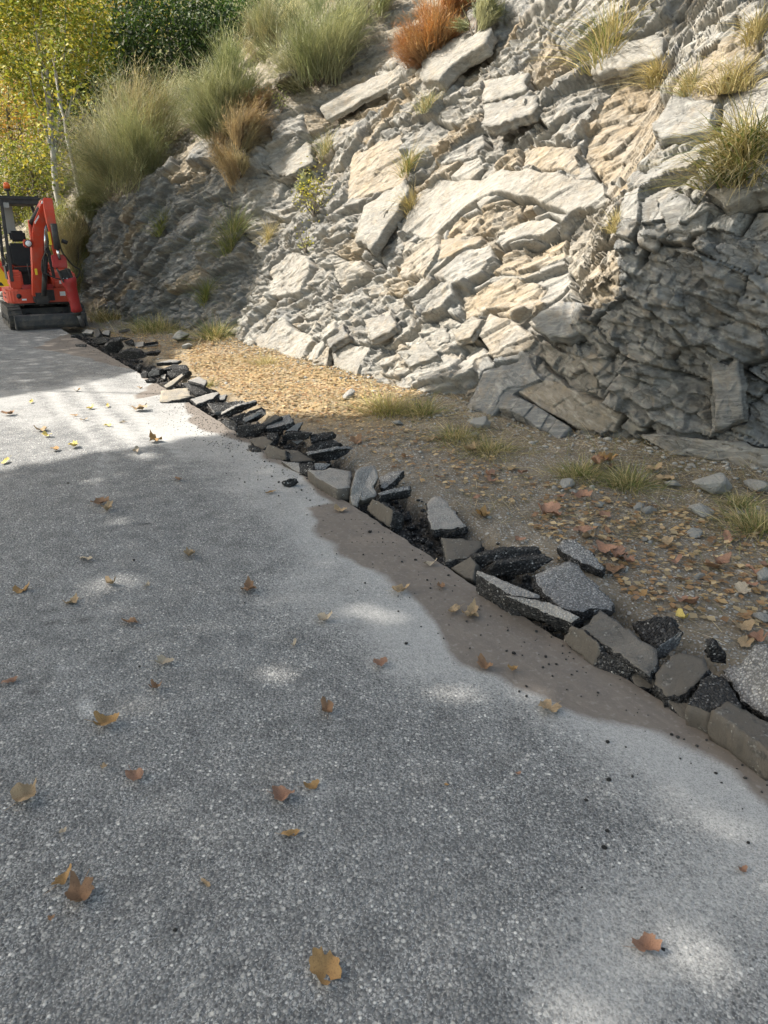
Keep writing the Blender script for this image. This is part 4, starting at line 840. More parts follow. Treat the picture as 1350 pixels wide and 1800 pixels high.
def chunk(key, poly, th, top, side, label, name='asphalt_chunk', cat='asphalt chunk', rough=1.0, group=GCH):
    ox, oy, sc = CROP[key]; P = np.array([unproj(ox+x/sc, oy+y/sc, z) for x, y, z in poly])
    c = P.mean(0); u, s, vt = np.linalg.svd(P-c); nrm = vt[2]
    if np.dot(nrm, np.array([0, 0, CAMH])-c) < 0: nrm = -nrm
    dn = -nrm*.75+np.array([0, 0, -.25]); dn /= np.linalg.norm(dn)
    P = P-np.outer((P-c)@nrm*.5, nrm)                        # flatten a little
    seg = np.linalg.norm(np.roll(P, -1, 0)-P, axis=1); tot = seg.sum(); st = max(tot/44, .011); R = []
    for i in range(len(P)):
        k = max(1, int(round(seg[i]/st))); q = P[(i+1) % len(P)]
        R += [P[i]+(q-P[i])*j/k for j in range(k)]
    R = np.array(R); n = len(R); sd_ = abs(hash(label)) % 997
    e1 = vt[0]; e2 = vt[1]; a = (R-c)@e1; b = (R-c)@e2; rad = R-c; rl = np.linalg.norm(rad, axis=1)[:, None]+1e-6; rad = rad/rl
    s0 = sum(map(ord, label)) % 900
    def nz(f, k, amp): return amp*pn(a*f+k*3.7+s0*.37, b*f+k*1.9, 300+k)[:, None]
    am = min(.015, .11*rl.mean())*rough; R = R+rad*(nz(28, 0, am)+nz(75, 1, am*.6)); rings = []
    rings.append(c+(R-c)*.45+nrm*nz(40, 2, .003)); rings.append(c+(R-c)*.82+nrm*nz(40, 3, .004)); rings.append(R-nrm*.001+nrm*nz(60, 4, .004))
    m = 4
    for k in range(1, m+1):
        f = k/m; rings.append(R+dn*th*f+rad*(nz(40, 10+k, .016*rough)+nz(90, 20+k, .009*rough)+.006*math.sin(f*3.1)-.012*(k == m)-.003*f)+dn*nz(50, 30+k, .004))
    rings.append(c+(rings[-1]-c-dn*th)*.5+dn*th); V = np.concatenate(rings+[(c)[None], (c+dn*th)[None]]); K = len(rings)
    org = np.array([c[0], c[1], V[:, 2].min()]); i = np.arange(K*n).reshape(K, n); j = np.roll(i, -1, 1)
    F4 = np.stack([i[:-1], i[1:], j[1:], j[:-1]], -1).reshape(-1, 4); F3 = np.concatenate([np.stack([np.full(n, K*n), i[0], j[0]], 1), np.stack([np.full(n, K*n+1), j[-1], i[-1]], 1)])
    if np.dot(np.cross(V[F3[0, 1]]-V[F3[0, 0]], V[F3[0, 2]]-V[F3[0, 0]]), nrm) < 0: F4 = F4[:, ::-1]; F3 = F3[:, ::-1]
    o = mesh_np(name, V-org, [F4, F3], MT[top]); o.location = org; o.data.materials.append(MT[side])
    mi = np.zeros(len(F4)+len(F3), np.int32); row = np.repeat(np.arange(K-1), n); mi[:len(F4)] = (row >= 2); mi[len(F4)+n:] = 1
    o.data.polygons.foreach_set('material_index', mi); tag(o, label, cat, group); return o
CH = [
('A', [(790,510,.10),(1010,480,.12),(1180,230,.2),(1350,230,.22),(1420,700,.18),(1420,1120,.1),(1060,930,.08)], .08, 'agg', 'tar', 'pale aggregate-faced asphalt slab cut by the right frame edge'),
('A', [(690,1010,.12),(870,890,.13),(1420,1180,.13),(1420,1520,.12),(940,1170,.12)], .13, 'mud', 'mud', 'long mud-brown asphalt block at the right end of the cut'),
('A', [(400,930,.09),(560,640,.11),(700,570,.12),(860,640,.12),(1020,930,.11),(830,950,.11),(650,1030,.09)], .12, 'tar', 'mud', 'dark asphalt block wedged left of the long mud-brown block'),
('A', [(0,560,.09),(250,330,.13),(400,320,.14),(600,390,.13),(640,520,.12),(420,750,.09),(280,830,.06),(150,830,.05),(0,700,.05)], .08, 'mud', 'tar', 'rounded mud-brown asphalt slab with a pale upper rim'),
('A', [(160,880,.03),(340,820,.05),(420,770,.06),(405,1130,.0),(300,1080,0)], .08, 'mud', 'tar', 'small brown asphalt piece under the rounded brown slab'),
('A', [(630,240,.16),(720,190,.18),(860,370,.12),(850,450,.08),(680,430,.08)], .07, 'tar', 'tar', 'black asphalt piece standing upright behind the rounded brown slab'),
('A', [(50,400,.03),(40,270,.1),(300,50,.16),(340,90,.16),(320,200,.1),(140,370,.04)], .05, 'agg', 'tar', 'tilted pale blue-grey asphalt plate behind the rippled slab'),
('B', [(310,370,.1),(470,180,.14),(800,380,.15),(1040,590,.13),(1050,730,.1),(960,830,.08),(700,650,.09)], .05, 'sheen', 'tar', 'rippled wet-brown asphalt slab tilted over the cut edge'),
('B', [(110,480,.02),(190,340,.10),(310,380,.11),(460,500,.10),(480,620,.06),(420,750,.0)], .12, 'mud', 'tar', 'brown-faced asphalt block under the rippled slab'),
('B', [(430,750,0),(490,600,.07),(640,650,.07),(780,770,.05),(760,860,.0),(650,850,-.01)], .12, 'tar', 'tar', 'black asphalt lump right of the brown-faced block'),
('B', [(800,320,.05),(1000,240,.13),(1180,250,.14),(1230,370,.1),(1060,560,.04),(930,490,.04)], .07, 'tar', 'tar', 'black broken asphalt piece behind the rippled slab by the yellow leaf'),
('B', [(780,800,.02),(900,780,.03),(1050,900,.02),(1060,980,.0),(830,930,0)], .06, 'mud', 'tar', 'small muddy rubble piece in the gap below the rippled slab'),
('C', [(400,540,.12),(560,560,.13),(800,610,.14),(1010,720,.12),(960,770,.10),(640,640,.11)], .13, 'dusty', 'tar', 'long black asphalt block with a thin grey top, right of the pair'),
('C', [(180,340,.12),(300,370,.13),(690,540,.12),(690,570,.11),(460,540,.11),(165,365,.11)], .13, 'dusty', 'tar', 'long black asphalt block with a thin grey top, left of the pair'),
('C', [(270,340,.03),(330,300,.08),(720,225,.12),(790,260,.11),(640,370,.03),(300,380,.0)], .06, 'tar', 'tar', 'black asphalt slab leaning behind the two long black blocks'),
('C', [(160,230,.08),(400,160,.12),(700,160,.12),(720,215,.1),(300,295,.06),(200,330,.0),(165,300,.02)], .07, 'tar', 'tar', 'black asphalt slab furthest from the road behind the leaning one'),
('C', [(650,400,.08),(750,330,.10),(930,255,.12),(1000,265,.12),(1060,370,.10),(1150,440,.09),(1300,620,.06),(1280,690,.04),(1160,640,.08),(1050,660,.08),(900,640,.09),(720,520,.08)], .07, 'agg', 'tar', 'large pale grey asphalt plate with visible stones lying flat'),
('C', [(835,155,.08),(880,90,.11),(990,90,.12),(1120,190,.10),(1225,320,.06),(1200,340,.05),(960,230,.08)], .06, 'agg', 'tar', 'grey asphalt plate with black edge lying on the verge'),
('D', [(230,500,.0),(275,400,.09),(380,440,.1),(475,510,.1),(440,660,.0)], .1, 'mud', 'tar', 'brown-faced asphalt block at the left of the open black trench'),
('D', [(325,350,.07),(440,310,.09),(630,280,.1),(635,310,.09),(440,350,.07),(350,372,.06)], .07, 'agg', 'tar', 'grey-topped black asphalt piece above the open trench'),
('D', [(345,210,.05),(430,150,.1),(570,140,.12),(480,240,.08),(400,305,.05),(360,290,.05)], .05, 'agg', 'tar', 'tilted grey asphalt plate pointing at the verge above the trench'),
('D', [(80,390,.03),(95,290,.1),(140,130,.19),(165,110,.19),(300,110,.16),(340,200,.13),(300,270,.1),(325,360,.05),(200,410,.03),(160,405,.03),(150,465,0),(100,460,0)], .06, 'dusty', 'mud', 'upturned grey asphalt slab with a ridge beside the big wedge'),
('D', [(780,450,.06),(850,365,.1),(920,370,.1),(1000,480,.07),(1130,640,.03),(1100,660,.02),(880,685,.0),(820,660,.01),(790,560,.03)], .07, 'dusty', 'tar', 'grey asphalt slab at the right of the open trench'),
('D', [(915,760,.06),(1130,755,.09),(1290,790,.08),(1280,850,.06),(1170,930,.04),(950,970,.02)], .09, 'mud', 'tar', 'brown four-sided asphalt slab below the grey trench slab'),
('D', [(1000,1030,.0),(1180,930,.07),(1230,990,.06),(1200,1130,.0),(1150,1130,-.01)], .06, 'mud', 'mud', 'small brown asphalt piece between the brown slab and the black blocks'),
('E', [(730,550,.08),(900,550,.09),(930,530,.09),(1130,560,.1),(1120,715,.08),(1000,720,.08),(830,630,.08)], .1, 'dusty', 'mud', 'big wedge of asphalt with brown sawn face and grey top'),
('E', [(660,490,.08),(780,480,.09),(790,545,.06),(730,560,.05),(700,585,.02),(665,570,.02)], .05, 'tar', 'tar', 'small dark asphalt block at the tip of the big wedge'),
('E', [(790,490,.09),(945,490,.09),(900,550,.05),(800,545,.06)], .05, 'agg', 'tar', 'small grey asphalt plate behind the big wedge'),
('E', [(490,470,.04),(650,485,.05),(670,570,.01),(640,575,.0)], .06, 'dusty', 'mud', 'thin asphalt strip along the cut left of the wedge'),
('E', [(735,410,.08),(1010,365,.11),(1130,340,.1),(1060,440,.03),(960,480,.0),(800,470,.0)], .05, 'tar', 'agg', 'black leaning asphalt slab with a bright upper rim behind the wedge'),
('E', [(730,350,.06),(780,310,.1),(960,275,.12),(1040,310,.1),(990,350,.06),(750,410,.02)], .06, 'tar', 'tar', 'black leaning asphalt slab, next one further than the bright-rimmed one'),
('E', [(490,250,.06),(560,215,.1),(720,210,.11),(760,225,.1),(720,275,.05),(520,275,.03)], .06, 'tar', 'tar', 'black asphalt slab in the middle pile nearest the road dust'),
('E', [(745,230,.08),(960,195,.12),(970,220,.1),(900,265,.06),(770,290,.04)], .06, 'tar', 'tar', 'black asphalt slab in the middle pile on its verge side'),
('E', [(525,365,.06),(640,370,.07),(800,470,.0),(580,475,.0),(560,440,.02)], .09, 'mud', 'tar', 'brown and black asphalt wedge, right of two by the dust'),
('E', [(335,380,.04),(375,315,.09),(520,370,.08),(540,450,.02),(520,460,.0),(360,440,.0)], .08, 'mud', 'tar', 'brown and black asphalt wedge, left of two by the dust'),
('E', [(195,270,.05),(330,240,.09),(410,290,.07),(330,370,.0),(250,330,.02)], .06, 'mud', 'tar', 'brown-topped asphalt block at the shadow end of the middle pile'),
('E', [(185,330,.04),(230,320,.05),(295,350,.03),(280,390,0),(220,390,0)], .05, 'tar', 'mud', 'small dark block beside the brown-topped asphalt block'),
('E', [(80,250,.0),(100,150,.1),(300,130,.13),(330,180,.1),(300,220,.03),(110,270,-.01)], .07, 'tar', 'tar', 'broad black asphalt slab just inside the shadow line'),
('E', [(330,170,.07),(480,60,.13),(560,45,.14),(605,110,.12),(480,150,.09),(370,180,.06)], .06, 'agg', 'tar', 'light grey asphalt plate on top of the middle pile'),
('E', [(300,130,.1),(430,45,.16),(490,65,.15),(340,150,.08)], .05, 'mud', 'tar', 'narrow brown-grey plate overlapping the light grey plate'),
('E', [(530,195,.06),(640,120,.1),(690,110,.1),(640,190,.05)], .04, 'dusty', 'tar', 'thin asphalt shard right of the light grey plate'),
('E', [(360,210,.09),(440,210,.1),(460,250,.07),(420,290,.04),(360,250,.06)], .05, 'tar', 'tar', 'black lump in the hollow of the middle pile'),
('E', [(590,290,.05),(690,280,.06),(640,320,.02)], .04, 'dusty', 'tar', 'small three-cornered grey shard in the middle pile'),
('E', [(505,670,.03),(540,640,.05),(610,625,.06),(635,660,.03),(560,715,.0),(520,700,.0)], .05, 'tar', 'tar', 'loose dark asphalt lump lying alone on the white dust'),
('F', [(270,470,.01),(290,350,.10),(540,340,.1),(575,410,.07),(570,415,.06),(300,480,.0)], .1, 'tan', 'tar', 'sunlit tan-faced asphalt block on the road edge'),
('F', [(560,350,.04),(480,290,.08),(600,270,.12),(730,330,.1),(810,355,.08),(740,390,.02),(600,400,.01)], .08, 'tar', 'tar', 'black rough asphalt piece behind the sunlit tan block'),
('F', [(540,265,.13),(640,225,.14),(720,265,.13),(700,310,.12),(600,275,.13)], .04, 'dusty', 'tar', 'sunlit pale plate on the black rough piece'),
('F', [(570,440,.05),(760,380,.1),(840,370,.11),(790,430,.07),(620,490,.02)], .05, 'dusty', 'tar', 'first leaning sunlit slab after the tan block'),
('F', [(820,405,.08),(910,395,.09),(890,440,.05),(850,450,.04)], .05, 'dusty', 'tar', 'small bright-topped piece behind the first leaning slab'),
('F', [(730,480,.05),(840,465,.09),(1060,455,.11),(1070,490,.08),(900,560,.0),(790,560,.0)], .06, 'tar', 'dusty', 'second leaning sunlit slab after the tan block, black faced'),
('F', [(860,580,.03),(1000,520,.1),(1190,460,.14),(1195,500,.1),(1050,570,.03),(930,610,.0)], .05, 'tar', 'dusty', 'third leaning sunlit slab after the tan block'),
('F', [(920,620,.05),(1250,515,.15),(1270,550,.12),(1080,660,.02),(1010,670,.0)], .05, 'tar', 'dusty', 'fourth leaning slab after the tan block with a bright upper edge'),
('F', [(1085,660,.05),(1250,555,.13),(1290,600,.1),(1200,660,.02)], .05, 'tar', 'dusty', 'fifth leaning slab after the tan block at the shadow line'),
('F', [(860,650,.03),(890,620,.07),(1010,680,.04),(1000,740,.0),(940,730,.0)], .06, 'tar', 'tar', 'dark block at the road edge below the leaning slabs'),
('F', [(310,310,.05),(480,205,.15),(500,212,.15),(390,312,.05),(340,332,.03)], .04, 'tan', 'mud', 'tan slab standing on edge above the tan-faced block'),
('F', [(250,160,.1),(400,105,.15),(520,110,.15),(545,160,.1),(400,170,.08),(290,180,.06)], .1, 'tar', 'tar', 'rough black asphalt lump at the back of the sunlit far heap'),
('F', [(345,180,.08),(400,160,.12),(550,170,.12),(520,220,.05),(350,240,.02)], .08, 'tar', 'tar', 'rough black asphalt lump at the front of the sunlit far heap'),
('F', [(160,200,.06),(200,160,.12),(270,165,.12),(270,210,.06),(170,230,.01)], .08, 'agg', 'tar', 'grey lump at the left of the sunlit far heap'),
('F', [(90,200,.05),(120,165,.09),(160,180,.08),(150,240,0),(100,240,0)], .06, 'tar', 'tar', 'small black lump at the left tip of the sunlit far heap'),
('F', [(135,260,.04),(180,240,.06),(230,260,.04),(220,290,0),(150,290,0)], .05, 'tar', 'tar', 'small black lump on the road before the sunlit far heap'),
('F', [(240,95,.12),(370,70,.14),(470,70,.14),(440,95,.11)], .05, 'dusty', 'tar', 'flat grey plate behind the sunlit far heap'),
('F', [(280,215,.05),(330,205,.07),(320,250,.02),(290,240,.02)], .04, 'dusty', 'tar', 'pale chip in the sunlit far heap'),
('G', [(410,280,.1),(480,220,.2),(560,225,.2),(590,290,.08),(540,340,.0),(440,340,.0)], .1, 'tar', 'tar', 'largest black lump in the shaded far heap'),
('G', [(540,350,.08),(640,310,.16),(740,330,.14),(800,390,.05),(700,400,.02),(570,390,.02)], .1, 'tar', 'tar', 'wide black slab at the near end of the shaded far heap'),
('G', [(310,200,.1),(420,180,.15),(450,230,.08),(330,255,.01)], .1, 'tar', 'tar', 'black block left of the largest far lump'),
('G', [(310,110,.15),(350,90,.2),(370,150,.15),(330,190,.08)], .08, 'tar', 'tar', 'black piece standing up in the far heap by the breaker'),
('G', [(380,150,.12),(420,115,.17),(465,115,.17),(460,165,.1)], .06, 'dusty', 'tar', 'grey plate upright beside the standing black piece'),
('G', [(190,140,.06),(240,105,.1),(300,115,.1),(290,150,.05)], .06, 'dusty', 'tar', 'grey plate nearest the breaker tip'),
('G', [(80,180,.02),(110,155,.06),(150,155,.06),(140,190,.0)], .05, 'tar', 'tar', 'small black lump on the road left of the far heap'),
('G', [(130,255,.03),(230,250,.04),(230,280,0),(140,282,0)], .04, 'tar', 'tar', 'flat black piece on the road before the far heap'),
('G', [(600,220,.1),(690,200,.13),(690,240,.08),(640,250,.05)], .06, 'tar', 'tar', 'black piece at the verge side of the largest far lump'),
('G', [(690,240,.06),(800,225,.1),(800,270,.05),(720,280,.02)], .05, 'dusty', 'tar', 'dull grey plate right of the largest far lump'),
('G', [(810,280,.06),(900,245,.1),(950,255,.1),(930,290,.03)], .05, 'dusty', 'tar', 'pale-topped plate on the verge beside the far heap'),
('G', [(800,370,.05),(860,340,.09),(970,335,.09),(940,370,.03)], .05, 'tar', 'tar', 'black plate on the verge at the end of the shaded far heap'),
('G', [(720,470,.04),(760,440,.08),(790,460,.05),(740,510,0)], .05, 'tar', 'tar', 'small black lump between the shaded and the sunlit heap'),
('G', [(560,140,.08),(660,115,.11),(670,130,.09),(600,150,.05)], .05, 'mud', 'mud', 'brown piece behind the far heap'),
('G', [(460,190,.12),(560,180,.15),(640,200,.14),(600,215,.1),(480,215,.08)], .07, 'tar', 'tar', 'black slab on top of the far heap'),
]
for c_ in CH: chunk(*c_, rough=.5 if c_[4] == 'mud' else 1.0)
# loose lumps in the open trench and along the cut
def lump_mesh(seed, name='lump'):
    r = random.Random(seed); bm = bmesh.new(); bmesh.ops.create_icosphere(bm, subdivisions=2 if seed < 6 else 1, radius=1)
    for v in bm.verts:
        k = 1+.35*float(pn(v.co.x*1.6+seed, v.co.y*1.6+v.co.z*2.1, seed)); q = v.co*k; q.z *= .7; v.co = q
    me = bpy.data.meshes.new(name); bm.to_mesh(me); bm.free(); return me
TARL = [lump_mesh(i, 'tar_lump') for i in range(10)]
for m_ in TARL: m_.materials.append(MT['tar'])
def place(me, name, p, r, rz, label, cat, group, sink=.3, sc=(1, 1, 1)):
    o = bpy.data.objects.new(name, me); COL.objects.link(o); o.location = (p[0], p[1], p[2]+r*.7*(1-sink)); o.scale = (r*sc[0], r*sc[1], r*sc[2]); o.rotation_euler = (rng.uniform(-.3, .3), rng.uniform(-.3, .3), rz)
    return tag(o, label, cat, group)
def lumpV(V0, F0, P, R):
    n = len(P); k = len(V0); s = rng.uniform(.7, 1.3, (n, 1, 3)); th = rng.uniform(0, 6.28, n); c, s_ = np.cos(th), np.sin(th)
    W = V0[None]*s; W = np.stack([W[..., 0]*c[:, None]-W[..., 1]*s_[:, None], W[..., 0]*s_[:, None]+W[..., 1]*c[:, None], W[..., 2]*.75], -1)
    V = W*R[:, None, None]+P[:, None]; F = (F0[None]+(np.arange(n)*k)[:, None, None]).reshape(-1, F0.shape[1]); return V.reshape(-1, 3), F
ico = np.array([(0, 0, 1), (.894, 0, .447), (.276, .851, .447), (-.724, .526, .447), (-.724, -.526, .447), (.276, -.851, .447), (.724, .526, -.447), (-.276, .851, -.447), (-.894, 0, -.447), (-.276, -.851, -.447), (.724, -.526, -.447), (0, 0, -1)])*rng.uniform(.8, 1.15, (12, 1))
icf = np.array([(0, 1, 2), (0, 2, 3), (0, 3, 4), (0, 4, 5), (0, 5, 1), (1, 6, 2), (2, 7, 3), (3, 8, 4), (4, 9, 5), (5, 10, 1), (2, 6, 7), (3, 7, 8), (4, 8, 9), (5, 9, 10), (1, 10, 6), (6, 11, 7), (7, 11, 8), (8, 11, 9), (9, 11, 10), (10, 11, 6)])
def ab_pts(a, b):
    q = np.array([cx, cy])+np.multiply.outer(a, UD)+np.multiply.outer(b+edge_off(a), BD); return q
n = 2600; a = rng.uniform(-5.5, 9.5, n); b = -rng.uniform(.02, .42, n); q = ab_pts(a, b); R = rng.uniform(.004, .018, n)*rng.uniform(.5, 1.5, n)
V, F = lumpV(ico, icf, np.concatenate([q, verge_z(q[:, 0], q[:, 1])[:, None]+.003], 1), R)
q3n = 260; a3_ = rng.uniform(-4.6, 9.3, q3n); q3 = ab_pts(a3_, -rng.uniform(.06, .40, q3n)); V3, F3_ = lumpV(ico, icf, np.concatenate([q3, verge_z(q3[:, 0], q3[:, 1])[:, None]+.015], 1), rng.uniform(.018, .05, q3n)); F = np.concatenate([F, F3_+len(V)]); V = np.concatenate([V, V3])
tag(mesh_np('trench_rubble', V, F, MT['tar']), 'black crumbled asphalt filling the open trench along the cut', 'rubble', kind='stuff')
n = 1500; a = rng.uniform(-5, 9.5, n); b = np.abs(rng.normal(0, .22, n))+.015; q = ab_pts(a, b); R = rng.uniform(.0015, .0055, n)*rng.uniform(.6, 1.3, n)
far_ = rng.uniform(size=n) < .35; a2 = rng.normal(.9, .7, n); q2 = ab_pts(a2, np.abs(rng.normal(.12, .18, n))+.02); q[far_] = q2[far_]
V, F = lumpV(ico, icf, np.concatenate([q, R[:, None]*.4], 1), R); M_CRUMB = simple('asphalt_crumb', (.035, .034, .033), .85, .25, var=.4, scale=60)
tag(mesh_np('asphalt_grit', V, F, M_CRUMB), 'fine black asphalt grit scattered on the mud beside the cut', 'grit', kind='stuff')
CRUMB = [(1068,1305,.011),(1070,1372,.012),(1067,1462,.010),(1062,1492,.012),(714,1132,.011),(903,1149,.013),(959,1155,.010),(650,936,.018),(730,985,.013),(788,1012,.011),(751,1020,.009),(1030,1408,.009),(1315,1482,.007),(1165,1672,.010),(1022,1563,.009),(978,1168,.008),(925,1207,.009),(1145,1210,.008),(1180,1292,.010),(1258,1360,.009),(835,1005,.008),(490,848,.013),(530,862,.011),(540,842,.010),(465,812,.012),(430,848,.010),(478,838,.011),(545,880,.010),(245,1172,.008),(430,1060,.007),(308,1637,.010),(197,1145,.007),(235,985,.010),(120,850,.012),(490,872,.009),(700,1075,.007)]
# ------------------------------------------------------------------ stones on the verge
def stone_mat():
    t = NT('verge_stone', .9, .2); c = t.coord(); n = t.noise(c, 1.5, 6, .65); n2 = t.noise(c, 9, 4, .6)
    return t.out(t.mix(n2, t.mix(n, (.22, .215, .20), (.36, .35, .325)), (.30, .30, .285)), t.bump(t.math('ADD', n, n2), .7, .06))
M_STONE = stone_mat()
def stone_mesh(seed):
    bm = bmesh.new(); r = random.Random(seed+40)
    for i in range(16):
        v = Vector((r.gauss(0, 1), r.gauss(0, 1), r.gauss(0, 1))).normalized(); bm.verts.new((v.x*r.uniform(.75, 1.1), v.y*r.uniform(.6, .9), v.z*r.uniform(.35, .6)))
    h = bmesh.ops.convex_hull(bm, input=bm.verts); bmesh.ops.bevel(bm, geom=bm.edges[:], offset=.05, segments=1, affect='EDGES')
    me = bpy.data.meshes.new('stone'); bm.to_mesh(me); bm.free(); me.materials.append(M_STONE); return me
STM = [stone_mesh(i) for i in range(9)]
STN = [(1183,857,17,'pale blue-grey stone beside the leaf pile under the ledge'),(1053,891,14,'pale upright stone in the middle of the verge'),(1122,897,17,'angular stone with a lit top below the grass'),(1141,903,16,'darker angular stone touching the lit one'),(1231,908,28,'flat grey rock slab among the dry grass'),(1221,942,18,'rounded tan stone below the flat slab'),(1254,865,44,'large half buried striped rock at the rock foot'),(1325,862,30,'grey rock half hidden under the ledge at the right'),(995,857,20,'light flat stone at the rock foot'),(1010,870,12,'small flat stone by the light one'),(975,862,11,'pale chip of rock left of the light stone'),(1342,1018,24,'pale stone at the right frame edge'),(1230,1017,12,'small pale stone in the open gravel'),(1047,927,10,'small white stone near the leaves'),(1132,950,9,'tiny grey stone left of the tan one'),(845,752,26,'pale triangular rock beside the dry grass'),(832,768,12,'stone at the foot of the pale triangular rock'),(612,700,18,'sunlit pale rock at the verge back'),(700,748,12,'small stone in the shaded verge'),(320,600,26,'long pale slab of stone in the far verge'),(330,614,14,'flat pale stone in the far verge'),(1100,1010,8,'tiny stone by the brown leaves'),(1338,1090,18,'brownish stone at the right edge near the slab'),(1300,905,12,'stone in the grass at the right')]
for i, (x, y, r, lab) in enumerate(STN):
    p = gnd(x, y, .05); z = float(verge_z(p[0], p[1])); p = gnd(x, y, z); rr = r*project(p)[2]/FPX*.95
    place(STM[i % 9], 'stone', (p[0], p[1], z), rr, i*2.1, lab, 'stone', 'stones lying on the verge', .45)
n = 5200; a = rng.uniform(-6.5, 9.5, n); b = -np.abs(rng.uniform(.36, 2.7, n)); q = ab_pts(a, b); R = rng.uniform(.003, .009, n)*rng.uniform(.6, 1.6, n)*np.where(rng.uniform(size=n) < .06, 2.2, 1)
V, F = lumpV(ico, icf, np.concatenate([q, verge_z(q[:, 0], q[:, 1])[:, None]+R[:, None]*.2], 1), R); tag(mesh_np('verge_gravel', V, F, M_STONE), 'loose pale gravel on the trodden verge', 'gravel', kind='stuff')
# crumbs of scree at the rock foot
n = 1500; i_ = rng.integers(0, nS, n); ok = VIS[i_, np.argmin(abs(T1-.1))]; i_ = i_[ok]; k0 = np.argmin(abs(T1)); fp = PW[i_, k0+rng.integers(-6, 10, len(i_))]; nn_ = -np.stack([nx[i_, 0], ny[i_, 0]], -1)
fp = fp.copy(); off = np.abs(rng.normal(0, .28, len(i_))); fp[:, :2] += nn_*off[:, None]; fp[:, 2] = verge_z(fp[:, 0], fp[:, 1])+.006; R = rng.uniform(.008, .035, len(i_))*rng.uniform(.4, 1.2, len(i_))
V, F = lumpV(ico*[1, .8, .55], icf, fp, R); tag(mesh_np('scree', V, F, M_STONE), 'small rock fragments along the foot of the rock face', 'scree', kind='stuff')
# dry straw on the verge
n = 60000; a = rng.uniform(-7, 10, n); b = -rng.uniform(.55, 3.2, n); q = ab_pts(a, b); den = fbm(q[:, 0]*1.1, q[:, 1]*1.1, 151, 3)+(-b-1.15)*.95; k_ = den > rng.uniform(-.2, 1.0, n); q = q[k_]; n = len(q)
d = np.concatenate([rng.normal(size=(n, 2)), rng.uniform(.02, .5, (n, 1))], 1); V, F, C = blades(np.concatenate([q, verge_z(q[:, 0], q[:, 1])[:, None]], 1), d, rng.uniform(.05, .22, n)*np.where(rng.uniform(size=n) < .12, 1.9, 1), .0034, pick([(.40, .32, .2), (.30, .24, .15), (.48, .40, .27), (.22, .18, .10), (.16, .17, .07)], n, .25), bend=.35, seg=3)
tag(mesh_np('dry_grass', V, F, M_GRASS, attrs=tint(C)), 'flattened dry grass and straw at the back of the verge', 'dry grass', kind='stuff')

# ------------------------------------------------------------------ fallen leaves
def dryleaf_mat(name, a, b, c2):
    t = NT(name, .75, .25); c = t.coord(); n = t.noise(c, 45, 5, .65); n2 = t.noise(c, 14, 3, .6); w = t.vor(t.mapping(c, (1, 1, .3)), 75, 'DISTANCE_TO_EDGE')
    col = t.mix(t.ramp(n, [(.3, 0), (.7, 1)]), a, b); col = t.mix(t.ramp(n2, [(.5, 0), (.7, .8)]), col, c2); col = t.mix(t.ramp(w, [(0, .45), (.06, 0)]), col, tuple(x*.45 for x in a))
    return t.out(col, t.bump(t.math('ADD', n, t.math('MULTIPLY', w, -1.5)), .5, .003))
LM = {'tan': dryleaf_mat('leaf_tan', (.30, .215, .125), (.39, .295, .185), (.24, .155, .085)), 'orange': dryleaf_mat('leaf_orange', (.30, .18, .075), (.39, .25, .11), (.21, .115, .055)), 'brown': dryleaf_mat('leaf_brown', (.20, .115, .065), (.28, .175, .105), (.13, .075, .05)),
      'russet': dryleaf_mat('leaf_russet', (.255, .14, .09), (.33, .20, .14), (.18, .095, .062)), 'yellow': dryleaf_mat('leaf_yellow', (.55, .43, .12), (.64, .52, .18), (.42, .28, .08)), 'pale': dryleaf_mat('leaf_pale', (.36, .30, .22), (.44, .37, .28), (.27, .2, .13))}
def leaf_mesh(kind, seed, mat):
    r = random.Random(seed); n = 34; th = np.arange(n)*2*math.pi/n
    if kind == 'lobed': rad = .70+.20*np.abs(np.cos(th*2.5))**1.0+.07*np.sin(th*3+seed)+.05*np.sin(th*11+seed)+.05*np.array([r.uniform(-1, 1) for _ in th]); rad *= 1-.45*np.exp(-((th-math.pi)/.35)**2)
    elif kind == 'oval': rad = .55/np.sqrt((np.cos(th)*.62)**2+(np.sin(th)*.95)**2)*.9+.03*np.array([r.uniform(-1, 1) for _ in th])
    elif kind == 'angular': rad = .8+.16*np.sign(np.sin(th*2.5+seed))*np.abs(np.sin(th*2.5+seed))**.5+.06*np.array([r.uniform(-1, 1) for _ in th])
    else: rad = .55+.35*np.abs(np.cos(th*1.5+seed))+.10*np.array([r.uniform(-1, 1) for _ in th])
    curl = r.uniform(.25, .9); fold = r.uniform(.1, .9); V = [(0, 0, 0)]
    def zf(x, y): return curl*.5*(x*x)+fold*.45*abs(y)+.10*math.sin(5*x+seed)*math.cos(4*y+seed*2)+(.25*max(0, abs(x)-.5) if kind != 'oval' else 0)
    for f in (.35, .7, 1.0):
        for t_, ra in zip(th, rad):
            x, y = math.cos(t_)*ra*f, math.sin(t_)*ra*f*(.8 if kind == 'oval' else 1)*(1-.35*fold); V.append((x, y, zf(x, y)+(.05*r.uniform(-1, 1) if f == 1 else 0)))
    F3 = [(0, 1+i, 1+(i+1) % n) for i in range(n)]; F4 = []
    for k in range(2):
        for i in range(n): a_ = 1+k*n+i; b_ = 1+k*n+(i+1) % n; F4.append((a_, a_+n, b_+n, b_))
    V = np.array(V); V[:, 2] -= V[:, 2].min(); m = len(V); st = np.array([(-.5, 0, .05), (-.5, .035, .05), (-1.35, .25, .12), (-1.35, .22, .12)])   # stalk
    F4.append((m, m+1, m+2, m+3)); V = np.concatenate([V, st]); me = mesh_np('leaf', V, [np.array(F4), np.array(F3)], LM[mat], smooth=True, link=False); return me
LC = {}
